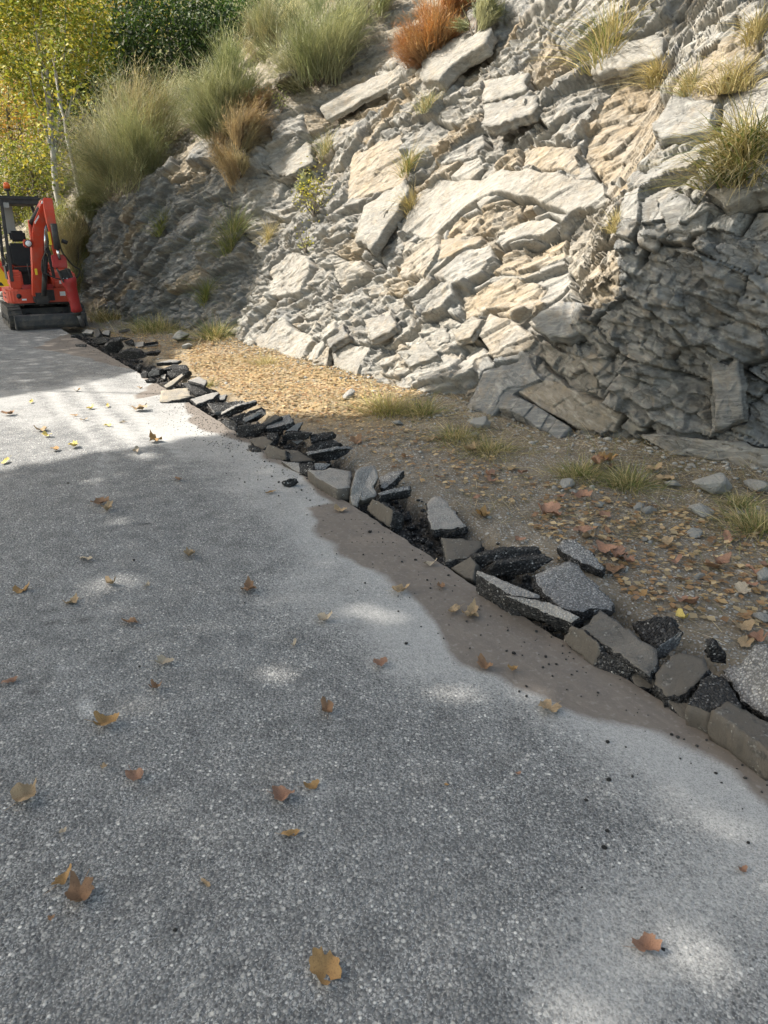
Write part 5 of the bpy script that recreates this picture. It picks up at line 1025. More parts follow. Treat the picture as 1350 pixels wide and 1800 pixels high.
def fallen(x, y, wpx, mat, kind, label, rot=0, tilt=0.15, ground='road', flat=1.0):
    key = (mat, kind, (x*7+y) % 4)
    if key not in LC: LC[key] = leaf_mesh(kind, (x*7+y) % 4+len(kind)*10, mat)
    z = .004
    if ground == 'verge': p = gnd(x, y, .05); z = float(verge_z(p[0], p[1]))+.008
    p = gnd(x, y, z); s = wpx*project(p)[2]/FPX*.64
    o = bpy.data.objects.new('fallen_leaf', LC[key]); COL.objects.link(o); o.location = (p[0], p[1], z); o.scale = (s, s*rng.uniform(.8, 1), s*rng.uniform(1.0, 1.9)); o.rotation_euler = (rng.uniform(-tilt, tilt), rng.uniform(-tilt, tilt), rot if rot else rng.uniform(0, 6.28))
    o.location.z += s*tilt*.35
    tag(o, label, 'leaf', 'fallen leaves on the road' if ground == 'road' else 'fallen leaves on the verge'); return o
RL = [(140,1575,62,'brown','lobed','large curled brown leaf at the lower left of the road'),(112,1548,44,'orange','oval','folded golden leaf half touching the large curled brown leaf'),(571,1711,66,'orange','lobed','large brown leaf nearest the bottom edge'),(45,1400,50,'tan','angular','tan square-ish leaf at the left edge of the near road'),(184,1273,40,'orange','lobed','folded golden leaf right of the chalk scratch'),(239,1366,34,'russet','angular','reddish brown angular leaf below the folded golden leaf'),(498,1403,40,'russet','angular','pinkish brown angular leaf in the middle of the near road'),(547,1384,28,'orange','fragment','small golden leaf right beside the pinkish angular leaf'),(511,1468,32,'orange','oval','narrow orange leaf below the pinkish angular leaf'),(362,1553,24,'tan','oval','small tan leaf right of the large curled one'),(110,1463,16,'pale','fragment','tiny pale leaf above the large curled brown leaf'),(90,1614,12,'brown','fragment','tiny brown scrap below the large curled brown leaf'),(576,1252,32,'brown','angular','round brown leaf in the centre of the road'),(273,1210,22,'brown','lobed','small brown leaf left of the round brown one'),(288,1166,32,'pale','fragment','crumpled greyish leaf above the small brown one'),(19,1200,28,'russet','oval','reddish leaf at the left edge beside a dark stain'),(125,1061,26,'tan','fragment','small tan leaf among the dark stains on the left'),(195,1027,22,'tan','angular','tan leaf on the dusty patch at left'),(37,1041,28,'orange','fragment','golden leaf at the left edge above the stains'),(228,1095,34,'brown','oval','narrow curled brown leaf right of the stains'),(437,1037,30,'brown','fragment','dark crumpled leaf on the grey road left of the dust'),(517,1133,20,'pale','oval','small pale leaf on the edge of the dust'),(571,1090,28,'pale','fragment','dry pale leaf with a long stalk on the dust'),(668,1169,26,'russet','angular','small russet leaf in the middle of the pale dust'),(702,1041,30,'tan','lobed','tan leaf on the mud and dust border'),(900,1178,18,'orange','fragment','upright orange leaf on the brown mud strip'),(851,1172,32,'brown','fragment','curled brown leaf with stalk on the mud strip'),(966,1248,40,'tan','lobed','torn tan leaf half on mud half on dust'),(775,1033,20,'brown','fragment','small brown leaf below the small brown chunk'),(757,993,26,'pale','oval','pale curled leaf on the mud near the trench'),(798,1075,34,'tan','oval','left leaf of a torn pair beside the black block'),(826,1082,38,'tan','fragment','right leaf of a torn pair beside the black block'),(597,898,24,'tan','fragment','folded pale leaf below the big wedge'),(476,866,22,'orange','oval','golden leaf on the white dust by the loose lump'),(176,887,32,'brown','fragment','left brown leaf of a pair on the shaded road'),(190,896,26,'tan','fragment','right tan leaf of a pair on the shaded road'),(152,983,26,'pale','oval','greyish leaf on the shaded road left of centre'),(334,977,24,'tan','fragment','pale tan leaf alone on the shaded road'),(313,843,22,'brown','oval','dark narrow leaf on the shaded road by the tyre marks'),(272,776,26,'orange','fragment','golden leaf right at the road shadow line'),(239,795,22,'pale','oval','pale leaf just below the road shadow line'),(130,785,20,'yellow','fragment','yellow leaf in the sunlit patch near the shadow'),(97,791,18,'orange','angular','orange leaf in the sunlit patch near the left'),(190,749,18,'yellow','oval','bright yellow leaf in the sunlit road'),(147,739,14,'tan','oval','dark folded leaf left of the bright yellow one'),(82,767,18,'yellow','fragment','yellow leaf at the left of the sunlit road'),(73,757,20,'tan','fragment','tan leaf beside the yellow leaf at left'),(10,812,24,'yellow','oval','pale yellow leaf at the left edge on the shadow line'),(248,722,28,'tan','lobed','large tan leaf on the sunlit dust'),(190,715,14,'yellow','oval','small yellow leaf before the large tan leaf'),(216,743,14,'pale','oval','small pale leaf on the sunlit tyre marks'),(160,719,14,'yellow','fragment','small yellow leaf on the left sunlit tyre mark'),(15,729,22,'brown','fragment','brown leaf at the left edge in dappled shade'),(130,731,14,'orange','oval','tiny orange leaf beside the folded dark one'),(55,708,14,'yellow','oval','tiny yellow leaf near the far shadow'),(136,688,14,'orange','oval','small orange leaf in the far dappled light'),(246,683,12,'orange','oval','small golden leaf by the tan block'),(1137,1668,48,'russet','fragment','crumbled reddish leaf on the dust at the lower right'),(1305,1530,16,'russet','fragment','small red leaf scrap on the dust at the right'),(785,1380,9,'orange','fragment','tiny orange scrap in the near road'),(911,1360,10,'russet','fragment','tiny red scrap left of the pale dust'),(184,1348,14,'tan','fragment','tiny tan leaf under the folded golden leaf'),(258,1030,12,'pale','fragment','tiny pale scrap by the tan leaf at left'),(45,576,12,'brown','fragment','leaf on the road below the blade')]
for x, y, w, m_, k_, lab in RL: fallen(x, y, w, m_, k_, lab)
used_ = set()
for i, (x, y, r) in enumerate(CRUMB):
    p = gnd(x, y, .0)
    for lf_ in sorted(RL, key=lambda q: math.hypot(q[0]-x, q[1]-y)):
        dx_, dy_ = x-lf_[0], y-lf_[1]; wd = ('right of' if dx_ > 0 else 'left of') if abs(dx_) > abs(dy_) else ('below' if dy_ > 0 else 'above'); lab = 'black asphalt crumb '+wd+' the '+lf_[5]
        if lab not in used_ and len(lab.split()) <= 16: break
    used_.add(lab); place(TARL[i % 10], 'asphalt_crumb', (p[0], p[1], 0.), r*.68, i*1.3, lab, 'crumb', 'loose asphalt crumbs on the road', .35)
def c3px(x, y): return int(800+x/2.4545), int(700+y/2.4545)
def c1px(x, y): return int(400+x/2.7), int(700+y/2.7)
VLF = [((625,290),44,'russet','lobed','big russet leaf under the ledge grass'),((660,275),40,'orange','lobed','orange leaf on top of the pile under the ledge'),((675,305),30,'russet','oval','leaf at the right of the pile under the ledge'),((290,330),24,'russet','lobed','leaf below the stepped rock plates'),((150,340),24,'russet','fragment','leaf left below the stepped rock plates'),((545,435),36,'russet','fragment','upright russet leaf right of the light stones'),((400,508),48,'russet','lobed','large curled leaf alone on the gravel'),((345,515),24,'brown','oval','brown leaf touching the large curled leaf'),((120,515),30,'orange','lobed','golden leaf on the gravel near the trench'),((555,580),36,'russet','lobed','russet leaf behind the grey plate'),((575,605),28,'tan','fragment','tan leaf behind the grey plate'),((645,665),42,'russet','lobed','first leaf of the cluster right of the grey plate'),((700,690),38,'russet','lobed','second leaf of the cluster right of the grey plate'),((750,716),28,'russet','fragment','third leaf of the cluster right of the grey plate'),((690,755),36,'brown','lobed','dark leaf under the cluster by the grey plate'),((710,797),28,'orange','oval','single leaf below the cluster'),((778,880),42,'orange','lobed','folded golden brown leaf on the gravel'),((1003,892),42,'russet','lobed','ribbed russet leaf in the open gravel'),((975,955),32,'yellow','angular','bright yellow leaf behind the broken asphalt'),((955,710),30,'russet','oval','leaf left of the dark leaf pair'),((1105,735),38,'brown','lobed','left leaf of a dark pair in the gravel'),((1140,720),38,'russet','lobed','right leaf of a dark pair in the gravel'),((897,572),26,'tan','oval','leaf standing in the dry grass'),((925,642),30,'tan','oval','pale leaf beside the rounded stone'),((915,622),22,'tan','fragment','small pale leaf above the other pale one'),((1175,612),40,'russet','oval','flat leaf in front of the right grass'),((1285,752),36,'russet','oval','curled leaf near the right edge'),((1232,838),36,'pale','lobed','pale leaf near the right edge'),((1277,812),28,'russet','oval','russet leaf beside the pale one at right'),((1325,838),26,'tan','fragment','tan leaf at the right edge'),((1335,728),24,'russet','fragment','leaf on the stone at the right edge'),((860,315),30,'tan','lobed','leaf in the grass under the ledge'),((907,362),32,'tan','lobed','tan leaf above the pale blue-grey stone'),((640,520),28,'russet','fragment','leaf below the upright pale stone'),((1242,1000),34,'tan','fragment','pale leaf fragment in the gravel at right'),((1250,1065),30,'tan','lobed','tan leaf behind the pale asphalt slab'),((1312,1050),34,'russet','lobed','pinkish leaf behind the pale asphalt slab'),((450,432),24,'russet','oval','leaf beside the small flat stone'),((278,618),22,'russet','fragment','red scrap in the low weeds'),((445,600),18,'orange','oval','small orange leaf by the weeds'),((980,788),32,'brown','oval','dark flat leaf in the gravel'),((445,700),16,'tan','oval','pinkish leaf on the black slab'),((660,575),22,'brown','oval','brown leaf among the grass stalks'),((1300,410),20,'brown','oval','brown leaf at the foot of the ledge')]
for (x, y), w, m_, k_, lab in VLF:
    X_, Y_ = c3px(x, y); fallen(X_, Y_, w*.95, m_, k_, lab, ground='verge', tilt=.35)
VLM = [((610,215),34,'brown','lobed','curled brown leaf at the end of the middle pile'),((800,222),22,'tan','oval','tan leaf in the shaded verge behind the middle pile'),((838,285),28,'brown','lobed','crumpled leaf on the verge behind the wedge'),((1010,378),26,'russet','oval','russet leaf on the verge above the trench'),((1040,368),16,'brown','oval','small leaf touching the russet verge leaf'),((960,200),26,'tan','lobed','leaf near the rock foot left'),((900,192),20,'tan','oval','pale leaf near the rock foot left'),((1165,250),36,'tan','lobed','pale brown leaf by the dry tuft'),((1250,395),26,'russet','fragment','leaf under the dry tuft'),((1205,562),36,'orange','lobed','golden brown leaf by the grey trench slab'),((1180,482),28,'russet','oval','russet leaf behind the grey trench slab'),((575,62),22,'russet','lobed','red leaf lit at the shadow edge'),((600,52),20,'orange','oval','orange leaf lit at the shadow edge'),((790,330),18,'brown','oval','brown leaf behind the tilted plate'),((1060,262),20,'tan','fragment','small pale leaf by the rock foot')]
for (x, y), w, m_, k_, lab in VLM:
    X_, Y_ = c1px(x, y); fallen(X_, Y_, w*.55*1.35, m_, k_, lab, ground='verge', tilt=.35)
# leaf litter nobody could count, thickest in the sunlit hollow at the rock foot
def litter(n, polys, sz, cols, seedz):
    P_ = []
    for poly, m in polys:
        g = np.array(gpx(poly)); lo, hi = g.min(0), g.max(0); q = rng.uniform(lo, hi, (m*4, 2)); q = q[inpoly(q[:, 0], q[:, 1], g)][:m]; P_.append(q)
    q = np.concatenate(P_); z = verge_z(q[:, 0], q[:, 1])+.01+.01*rng.uniform(size=len(q)); V, F, C = leaf_quads(np.concatenate([q, z[:, None]], 1), sz, pick(cols, len(q), .3), 2.0, .8); return V, F, C
V, F, C = litter(0, [([(330,615),(400,600),(560,650),(720,685),(760,700),(640,738),(480,728),(400,690),(335,650)], 5200), ([(150,575),(330,600),(400,600),(330,640),(230,610)], 1500), ([(480,728),(640,738),(800,780),(960,850),(900,900),(740,850),(600,770)], 520), ([(960,850),(1350,930),(1350,1120),(1150,1080),(930,930)], 900)], .04, [(.42, .29, .15), (.34, .21, .11), (.48, .37, .22), (.26, .16, .09), (.44, .35, .22)], 0)
tag(mesh_np('leaf_litter', V, F, M_LEAF, attrs=tint(C)), 'mass of small dry leaves and scraps at the rock foot', 'leaf litter', kind='stuff')
# ------------------------------------------------------------------ mini excavator with hydraulic breaker, facing the camera
EX0 = gnd(90, 579); ang = math.atan2(UD[1], UD[0])-math.pi/2; ex = empty('mini_excavator', (EX0[0], EX0[1], 0), ang)
tag(ex, 'orange-red mini excavator with black canopy and red hydraulic breaker', 'excavator')
XR = np.array([UD[1], -UD[0]])                              # local x (picture right); local y runs away from the camera along the road
def L(px, py, yl):                                          # photo position at local depth yl -> local point
    d = ray(px, py); t = (yl+(EX0[:2]@UD))/(d[:2]@UD); w = np.array([0, 0, CAMH])+d*t; q = w[:2]-EX0[:2]; return np.array([q@XR, yl, w[2]])
def paint(name, col, rough=.45, dirt=.35):
    t = NT(name, rough, .5); c = t.coord(); n = t.noise(c, 6, 6, .65); n2 = t.noise(c, 40, 3, .6)
    col2 = t.mix(t.ramp(n, [(.45, 0), (.75, dirt)]), col, (.20, .17, .13)); z = t.n('ShaderNodeSeparateXYZ', {0: c}).outputs[2]
    return t.out(t.mix(t.ramp(n2, [(.6, 0), (.72, dirt*.6)]), col2, (.25, .22, .18)), None, t.math('ADD', rough, t.math('MULTIPLY', n, .3)))
E_OR = paint('orange_paint', (.50, .045, .014)); E_RED = paint('red_breaker_paint', (.36, .022, .022), .5, .3); E_BLK = paint('black_steel', (.018, .018, .02), .5, .3); E_RUB = paint('rubber_track', (.035, .034, .034), .85, .6)
E_BLADE = paint('worn_blade_steel', (.042, .042, .044), .6, .55); E_GREY = paint('grey_panel', (.30, .30, .29), .5, .2); E_SEAT = paint('seat_vinyl', (.012, .012, .014), .6, .1); E_ROD = simple('chrome_rod', (.6, .6, .6), .2, .5, 1, .05)
E_YEL = paint('yellow_sticker', (.75, .5, .02), .5, .1); E_WHT = paint('white_sticker', (.7, .7, .68), .5, .1); E_STEEL = simple('chisel_steel', (.16, .15, .145), .45, .5, .6, .3)
E_AMB = NT('amber_lens', .25, .5).out((.75, .13, .02)); E_LENS = NT('lamp_glass', .15, .6).out((.75, .76, .78)); E_TAPE = paint('dark_hose', (.015, .015, .015), .55, .1)
def bm_obj(name, bm, mat, parent, bev=0.0, smooth=False, seg=2):
    if bev: bmesh.ops.bevel(bm, geom=bm.edges[:], offset=bev, segments=seg, affect='EDGES', clamp_overlap=True)
    bmesh.ops.recalc_face_normals(bm, faces=bm.faces[:]); me = bpy.data.meshes.new(name); bm.to_mesh(me); bm.free()
    if smooth:
        for p in me.polygons: p.use_smooth = True
    me.materials.append(mat); o = bpy.data.objects.new(name, me); COL.objects.link(o); o.parent = parent; return o
def box(name, lo, hi, mat, parent=None, bev=.012, taper=None):
    bm = bmesh.new(); r = bmesh.ops.create_cube(bm, size=1.0)
    for v in bm.verts:
        v.co = Vector([lo[i]+(v.co[i]+.5)*(hi[i]-lo[i]) for i in range(3)])
    return bm_obj(name, bm, mat, parent or ex, bev)
def prism(name, outline, axis, a, b, mat, parent=None, bev=.008):
    """outline of 2D points extruded along axis (0 x, 1 y, 2 z) from a to b"""
    bm = bmesh.new(); vs = []
    for k in (a, b):
        row = []
        for p in outline:
            q = list(p); q.insert(axis, k); row.append(bm.verts.new(q))
        vs.append(row)
    n = len(outline); bm.faces.new(vs[0]); bm.faces.new(vs[1][::-1])
    for i in range(n): bm.faces.new((vs[0][i], vs[1][i], vs[1][(i+1) % n], vs[0][(i+1) % n]))
    return bm_obj(name, bm, mat, parent or ex, bev)
def rod(name, pts, rad, mat, parent=None, sides=10, cap=True):
    pts = np.asarray(pts, float); rad = np.broadcast_to(rad, len(pts)); V, F = tubes([(pts, rad)], sides); k = len(pts); caps = [np.arange(sides)[::-1][None], (np.arange(sides)+(k-1)*sides)[None]] if cap else []
    return mesh_np(name, V, [F]+caps, mat, parent or ex, False)
def beam(name, pts, wx, th, mat, parent=None, bev=.012):
    """box beam through points: wx wide sideways (local x), th thick across"""
    pts = np.asarray(pts, float); wx = np.broadcast_to(wx, len(pts)); th = np.broadcast_to(th, len(pts)); tg = np.gradient(pts, axis=0); tg /= np.linalg.norm(tg, axis=1)[:, None]
    xs = np.array([1., 0, 0])-tg*tg[:, :1]; xs /= np.linalg.norm(xs, axis=1)[:, None]; up = np.cross(tg, xs); bm = bmesh.new(); rows = []
    for p, x, u, w, t in zip(pts, xs, up, wx, th):
        rows.append([bm.verts.new(p+x*w*sx+u*t*su) for sx, su in ((-.5, -.5), (.5, -.5), (.5, .5), (-.5, .5))])
    for r0, r1 in zip(rows[:-1], rows[1:]):
        for i in range(4): bm.faces.new((r0[i], r0[(i+1) % 4], r1[(i+1) % 4], r1[i]))
    bm.faces.new(rows[0][::-1]); bm.faces.new(rows[-1]); return bm_obj(name, bm, mat, parent or ex, bev)
# undercarriage
def stadium(y0, y1, h, r, n=7, z0=0.01):
    pts = []
    for k in range(n+1): a_ = math.pi/2+math.pi*k/n; pts.append((y0+r+r*math.cos(a_), z0+h/2+h/2*math.sin(a_)))
    for k in range(n+1): a_ = -math.pi/2+math.pi*k/n; pts.append((y1-r+r*math.cos(a_), z0+h/2+h/2*math.sin(a_)))
    return pts
TX = .555; TW = .24
for sx in (-1, 1):
    tr_ = prism('track', stadium(.10, 1.72, .40, .20, z0=.018), 0, sx*TX-TW/2, sx*TX+TW/2, E_RUB, bev=.01)
    P_ = np.array(stadium(.10, 1.72, .40, .20, 10, .018)); P_ = np.concatenate([P_, P_[:1]]); sl = np.concatenate([[0], np.cumsum(np.hypot(*np.diff(P_, axis=0).T))])
    lug = None
    for s_ in np.arange(.03, sl[-1], .105):
        y_ = np.interp(s_, sl, P_[:, 0]); z_ = np.interp(s_, sl, P_[:, 1]); y2 = np.interp(s_+.01, sl, P_[:, 0]); z2 = np.interp(s_+.01, sl, P_[:, 1]); a_ = math.atan2(z2-z_, y2-y_)
        if lug is None:
            bm = bmesh.new(); bmesh.ops.create_cube(bm, size=1.0); bmesh.ops.scale(bm, vec=(TW-.03, .045, .03), verts=bm.verts); lug = bpy.data.meshes.new('track_lug'); bm.to_mesh(lug); bm.free(); lug.materials.append(E_RUB)
        o = bpy.data.objects.new('track_lug', lug); COL.objects.link(o); o.parent = tr_; o.location = (sx*TX, y_, max(z_, .016)); o.rotation_euler = (a_, 0, 0)
    for yk in (.32, .6, .9, 1.2, 1.5): rod('track_roller', [(sx*TX-sx*TW*.5-.0, yk, .2), (sx*TX+sx*(TW*.5+.012), yk, .2)], .085 if yk in (.32, 1.5) else .06, E_BLK, tr_, 14)
    box('track_frame', (sx*TX-.09, .4, .12), (sx*TX+.09, 1.45, .30), E_BLK)
    beam('blade_arm', [(sx*.3, .55, .24), (sx*.3, .06, .20)], .07, .09, E_BLK)
box('undercarriage', (-.48, .5, .16), (.48, 1.35, .36), E_BLK)
rod('slew_ring', [(0, .92, .36), (0, .92, .45)], .30, E_BLK, sides=24)
blade_pts = [(.03, .015), (-.02, .08), (-.035, .18), (-.02, .265), (.02, .285), (.05, .275), (.045, .18), (.07, .03)]
bl = prism('dozer_blade', [(y+.02, z) for y, z in blade_pts], 0, -.57, .64, E_BLADE, bev=.004)
for sx in (-.585, .652): box('blade_side_plate', (sx-.012, -.04, .03), (sx+.012, .16, .275), E_BLADE, bl, .004)
# upper body
def rrect(x0, x1, y0, y1, r, n=5, r2=None):
    out = []; r2 = r if r2 is None else r2
    for cx_, cy_, a0, rr in ((x0+r, y0+r, math.pi, r), (x1-r, y0+r, 1.5*math.pi, r), (x1-r2, y1-r2, 0, r2), (x0+r2, y1-r2, .5*math.pi, r2)):
        for k in range(n+1): a_ = a0+.5*math.pi*k/n; out.append((cx_+rr*math.cos(a_), cy_+rr*math.sin(a_)))
    return out
hx = L(9, 515, .7)[0]; hx2 = L(14, 490, .75)[0]; hx3 = L(12, 470, 1.3)[0]
body = prism('house_body', rrect(hx, .64, .36, 1.80, .20, r2=.45), 2, .47, .72, E_OR, bev=.03)
prism('house_skirt', rrect(hx+.05, .60, .42, 1.74, .18, r2=.4), 2, .43, .475, E_BLK, bev=.01)
box('front_panel_gap', (-.17, .345, .50), (.20, .375, .70), E_BLK, body, .004)
rod('lamp_ring', [(-.42, .350, .60), (-.42, .366, .60)], .045, E_BLK, body, 14)
for sx, z0 in ((hx+.035, .56), (hx+.035, .63)): box('vent_slot', (sx-.045, .62, z0), (sx-.035, .86, z0+.025), E_BLK, body, .003)
lf = prism('left_cover', [(.42, .72), (.40, .98), (.50, 1.06), (.80, 1.06), (.80, .72)], 0, hx2, -.30, E_OR, bev=.03)
rt_ = prism('right_cover', [(.42, .72), (.42, .86), (.52, 1.0), (1.3, 1.08), (1.3, .72)], 0, .22, .65, E_OR, bev=.03)
box('cover_seam', (hx2-.003, .50, .84), (-.297, .78, .85), E_BLK, lf, .002)
rear = prism('engine_cover', [(1.05, .72), (1.0, 1.12), (1.15, 1.18), (1.6, 1.12), (1.78, .95), (1.78, .72)], 0, hx3, .61, E_OR, bev=.04)
box('operator_floor', (-.36, .40, .70), (.22, 1.05, .74), E_BLK)
box('floor_front', (-.34, .37, .72), (.20, .41, .80), E_RED, bev=.01)
box('foot_pedal', (-.2, .46, .745), (-.1, .60, .80), E_BLK, bev=.01)
box('sticker', (.30, .354, .58), (.40, .358, .66), E_WHT, body, .001); box('sticker', (.42, .354, .60), (.47, .358, .64), E_WHT, body, .001); box('sticker', (-.38, .354, .52), (-.30, .358, .55), E_WHT, body, .001); box('sticker', (.33, .412, .80), (.45, .418, .86), E_WHT, rt_, .001)
# seat and controls
sc_ = L(40, 455, .95); sx0 = sc_[0]
seat = box('seat', (sx0-.22, .72, .98), (sx0+.22, 1.12, 1.10), E_SEAT, bev=.04); box('seat_base', (sx0-.18, .78, .74), (sx0+.18, 1.08, .985), E_BLK)
bk = prism('seat_back', [(1.02, 1.08), (1.16, 1.08), (1.24, 1.52), (1.12, 1.54)], 0, sx0-.20, sx0+.20, E_SEAT, bev=.04); prism('headrest', [(1.13, 1.56), (1.24, 1.56), (1.27, 1.75), (1.15, 1.76)], 0, sx0-.14, sx0+.14, E_SEAT, bk, .035)
for s_ in (-1, 1):
    cs = box('console', (sx0+s_*.29-.06, .70, .86), (sx0+s_*.29+.06, 1.1, 1.16), E_BLK, bev=.03); rod('control_lever', [(sx0+s_*.29, .76, 1.15), (sx0+s_*.29, .72, 1.27)], .012, E_BLK, cs); rod('lever_grip', [(sx0+s_*.29, .72, 1.25), (sx0+s_*.29, .71, 1.35)], .024, E_BLK, cs)
rod('travel_lever', [(sx0+.02, .50, .75), (sx0+.02, .52, 1.18)], .012, E_BLK); rod('travel_lever', [(sx0+.10, .50, .75), (sx0+.10, .52, 1.18)], .012, E_BLK)
# canopy
r0 = L(-1, 360, .50); r1 = L(72, 358, .50); rx0, rx1 = r0[0], r1[0]; rz = 2.27
roof = box('canopy_roof', (rx0, .48, rz), (rx1, 1.62, rz+.075), E_BLK, bev=.025); box('roof_trim', (rx0+.03, .50, rz-.06), (rx1-.03, 1.6, rz+.005), E_BLK, roof, .01)
fl = L(32, 512, .42)
for nm, a_, b_ in (('canopy_post', (rx0+.04, .52, rz), (fl[0]-.07, .42, .86)), ('canopy_post', (rx1-.06, .52, rz), (rx1+.02, .47, .92)), ('canopy_post', (rx0+.05, 1.55, rz), (-.50, 1.45, 1.1)), ('canopy_post', (rx1-.05, 1.55, rz), (.42, 1.45, 1.1))):
    beam(nm, [a_, b_], .055, .06, E_BLK, bev=.008)
box('rear_post_plate', (rx0+.10, 1.50, 1.70), (rx0+.30, 1.53, rz-.02), E_GREY, roof, .006); box('corner_plate', (rx0+.04, .50, rz-.13), (rx0+.16, .56, rz-.03), E_GREY, roof, .006)
rod('side_handle', [(rx0+.12, .55, 1.15), (rx0-.02, .52, 1.18), (rx0-.10, .50, 1.30)], .018, E_BLK)
bq = L(17, 352, .9); bc = rod('beacon_stem', [(bq[0], .9, rz+.06), (bq[0]-.01, .9, rz+.19)], .022, E_BLK, roof); rod('beacon_base', [(bq[0]-.01, .9, rz+.18), (bq[0]-.01, .9, rz+.215)], .055, E_BLK, roof, 16)
rod('beacon', [(bq[0]-.01, .9, rz+.215), (bq[0]-.01, .9, rz+.27), (bq[0]-.012, .9, rz+.31), (bq[0]-.012, .9, rz+.33)], [.056, .058, .045, .01], E_AMB, roof, 16)
# swing bracket, boom, stick
sb_ = L(72, 520, .22); box('swing_bracket', (sb_[0]-.13, .12, .46), (sb_[0]+.13, .44, .74), E_BLK, bev=.03)
rod('swing_pin', [(sb_[0], .2, .42), (sb_[0], .2, .80)], .05, E_BLK, sides=14)
BP = [L(67, 521, .22), L(66, 480, .14), L(65, 430, .06), L(66, 405, .0), L(70, 385, -.08), L(79, 356, -.22)]
boom = beam('boom', BP, [.21, .19, .20, .21, .20, .14], [.15, .24, .28, .30, .25, .16], E_OR, bev=.018)
bkt = beam('boom_bracket', [L(51, 387, -.02), L(55, 415, .02), L(58, 440, .06)], .04, [.12, .2, .05], E_OR, boom); rod('arm_cylinder', [L(54, 393, -.04), L(70, 366, -.2)], .045, E_BLK, boom, 12); rod('arm_cylinder_rod', [L(70, 366, -.2), L(76, 354, -.27)], .022, E_ROD, boom)
rod('boom_cylinder', [L(77, 520, -.02), L(80, 450, -.12)], .045, E_BLK, boom, 12); rod('boom_cylinder_rod', [L(80, 450, -.12), L(79, 396, -.15)], .024, E_ROD, boom)
hl = L(49, 428, -.08); lamp = box('work_lamp', (hl[0]-.075, hl[1]-.03, hl[2]-.065), (hl[0]+.075, hl[1]+.08, hl[2]+.065), E_OR, boom, .02); rod('lamp_lens', [(hl[0]+.005, hl[1]-.045, hl[2]), (hl[0]+.005, hl[1]-.025, hl[2])], .05, E_LENS, lamp, 18); rod('lamp_rim', [(hl[0]+.005, hl[1]-.038, hl[2]), (hl[0]+.005, hl[1]-.02, hl[2])], .062, E_BLK, lamp, 18)
beam('lamp_arm', [hl+[.05, .05, 0], L(60, 430, .03)], .03, .03, E_OR, lamp)
AP = [L(83, 350, -.28), L(86, 372, -.34), L(93, 410, -.36), L(100, 448, -.30)]
arm = beam('arm', AP, [.15, .16, .13, .11], [.16, .22, .17, .13], E_OR, bev=.014); rod('arm_pin', [L(74, 352, -.25), L(90, 351, -.25)], .035, E_BLK, arm, 12)
rod('bucket_cylinder', [L(94, 393, -.52), L(101, 438, -.50)], .055, E_BLK, arm, 14); rod('bucket_cylinder_rod', [L(101, 438, -.50), L(105, 456, -.46)], .026, E_ROD, arm)
ps = L(63, 478, -.02); box('warning_sticker', (ps[0]-.02, ps[1]-.07, ps[2]-.05), (ps[0]+.02, ps[1]-.05, ps[2]+.06), E_YEL, boom, .002)
ps = L(89, 420, -.45); box('warning_sticker', (ps[0]-.03, ps[1]-.012, ps[2]-.10), (ps[0]+.01, ps[1]+.012, ps[2]+.12), E_YEL, arm, .002)
# breaker
b0 = L(104, 458, -.36); box('quick_hitch', (b0[0]-.12, b0[1]-.07, b0[2]-.12), (b0[0]+.12, b0[1]+.07, b0[2]+.10), E_RED, bev=.015)
BR = [L(115, 478, -.34), L(121, 494, -.32), L(125, 506, -.30), L(134, 541, -.18), L(136, 549, -.16)]
brk = empty('breaker', (0, 0, 0)); brk.parent = ex
for sgn in (-1, 1): beam('mount_plate', [L(108+8*sgn, 472, -.36+.02*sgn), L(119+9*sgn, 494, -.33)], .022, .22, E_BLADE, brk, .004)
beam('mount_head', [L(113, 474, -.34), L(119, 490, -.33)], .19, .13, E_BLK, brk)
hb = rod('breaker_body', [L(119.5, 489, -.32), L(121, 493, -.32), L(122, 497, -.31), L(124, 503, -.30), L(133, 538, -.19), L(135, 546, -.17)], [.135, .14, .13, .105, .092, .105], E_RED, brk, 16)
for k in range(10):
    a_ = k*math.pi/5; c_ = L(120.2, 491, -.32); o = rod('flange_bolt', [c_+[.118*math.cos(a_), .118*math.sin(a_), .0], c_+[.118*math.cos(a_), .118*math.sin(a_), .03]], .013, E_ROD, brk, 6)
for t_ in (.25, .5, .75):
    q = (1-t_)*L(124, 503, -.30)+t_*L(133, 538, -.19); rod('side_bolt', [q+[-.105, -.03, 0], q+[-.075, -.03, .0]], .02, E_RED, hb, 8)
rod('breaker_nose', [L(135, 546, -.17), L(137, 553, -.15)], [.085, .06], E_BLK, brk, 14); tip = np.array([L(147.5, 577, -.04)[0], -.04, .004]); rod('chisel', [L(137, 551, -.15), tip*.85+L(137, 551, -.15)*.15, tip], [.042, .040, .008], E_STEEL, brk, 12)
def hose(name, pts, r=.014):
    P_ = np.asarray(pts, float); P_ = np.concatenate([[2*P_[0]-P_[1]], P_, [2*P_[-1]-P_[-2]]]); rod(name, catmull3(P_), r, E_TAPE, sides=7)
def catmull3(P, n=7):
    out = []
    for i in range(1, len(P)-2):
        p0, p1, p2, p3 = P[i-1:i+3]; t = np.linspace(0, 1, n, endpoint=False)[:, None]; out.append(.5*((2*p1)+(p2-p0)*t+(2*p0-5*p1+4*p2-p3)*t**2+(3*p1-p0-3*p2+p3)*t**3))
    return np.concatenate(out+[P[-2][None]])
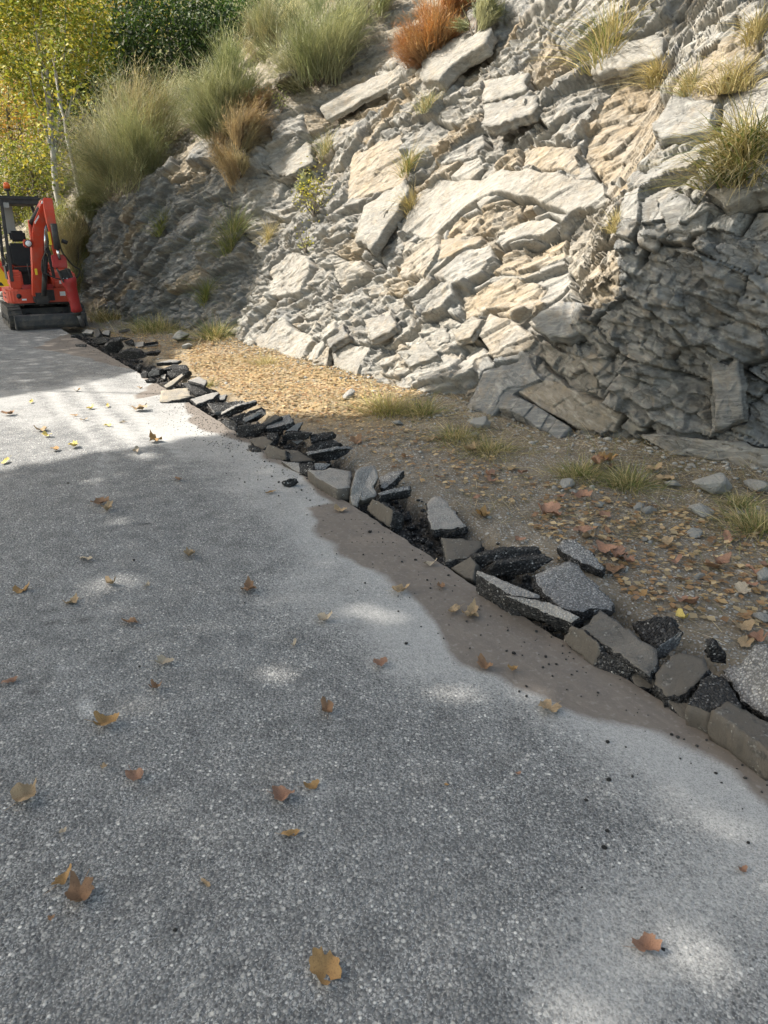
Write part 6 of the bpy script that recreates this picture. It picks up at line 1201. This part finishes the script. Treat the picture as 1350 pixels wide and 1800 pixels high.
hose('hose', [L(82, 393, -.3), L(85, 415, -.36), L(82, 440, -.36), L(75, 455, -.25), L(74, 475, -.2), L(80, 492, -.15)]); hose('hose', [L(103, 420, -.42), L(108, 440, -.45), L(118, 455, -.4), L(130, 468, -.32), L(140, 474, -.3), L(138, 484, -.3), L(132, 492, -.3)])
hose('hose', [L(84, 394, -.3), L(83, 425, -.36), L(78, 450, -.3), L(76, 478, -.2)]); hose('hose', [L(76, 478, -.2), L(95, 488, -.3), L(112, 492, -.34), L(118, 496, -.36)], .011)
cpl = L(114, 426, -.4); rod('hose_clamp', [cpl+[-.05, 0, .03], cpl+[.04, 0, -.01]], .035, E_BLK, sides=8)
# small white lettering on the boom side (too small to read in the photograph)
wp = L(64.5, 387, -.21); 
for k in range(5):
    q = L(61.5+k*1.55, 391-k*2.6, -.205-.008*k); box('boom_lettering', (q[0]-.008, q[1]-.012, q[2]-.02), (q[0]+.008, q[1]-.004, q[2]+.02), E_WHT, boom, .001)

# ------------------------------------------------------------------ temporary road sign, mostly beyond the left edge
def atp(px, py, dep): return at_depth(px, py, dep)
sg = atp(-7, 512, 17.6); sgn = empty('road_works_sign', (sg[0], sg[1], 0.0), .40); tag(sgn, 'yellow triangular road works sign with red border behind the excavator', 'sign')
side = 1.27; hgt = side*.866; zb = sg[2]
def tri(s, z0, y0, y1, name, mat, par):
    h = s*.866; o = [(-s/2, z0), (s/2, z0), (s*.03, z0+h*.97), (-s*.03, z0+h*.97)]
    return prism(name, o, 1, y0, y1, mat, par, .004)
S_RED = paint('sign_red', (.65, .02, .015), .4, .05); S_YEL = paint('sign_yellow', (.85, .50, .01), .4, .05); S_BLK = paint('sign_black', (.01, .01, .01), .4, .02)
pl = tri(side, zb, -.012, .012, 'border', S_RED, sgn); fc_ = tri(side*.70, zb+.10, -.022, -.010, 'face', S_YEL, sgn)
prism('pictogram', [(-.02, zb+.13), (.20, zb+.13), (.16, zb+.20), (.09, zb+.235), (.02, zb+.19)], 1, -.028, -.02, S_BLK, fc_, .001); prism('pictogram', [(-.16, zb+.13), (-.10, zb+.13), (-.04, zb+.30), (.02, zb+.36), (-.03, zb+.40), (-.10, zb+.33)], 1, -.028, -.02, S_BLK, fc_, .001)
for sx in (-.28, .28): rod('stand_leg', [(sx, .02, zb+.05), (sx*1.05, .06, .0)], .014, E_GREY, sgn); rod('stand_brace', [(sx*.5, .02, zb+.35), (sx, .42, .0)], .012, E_GREY, sgn)
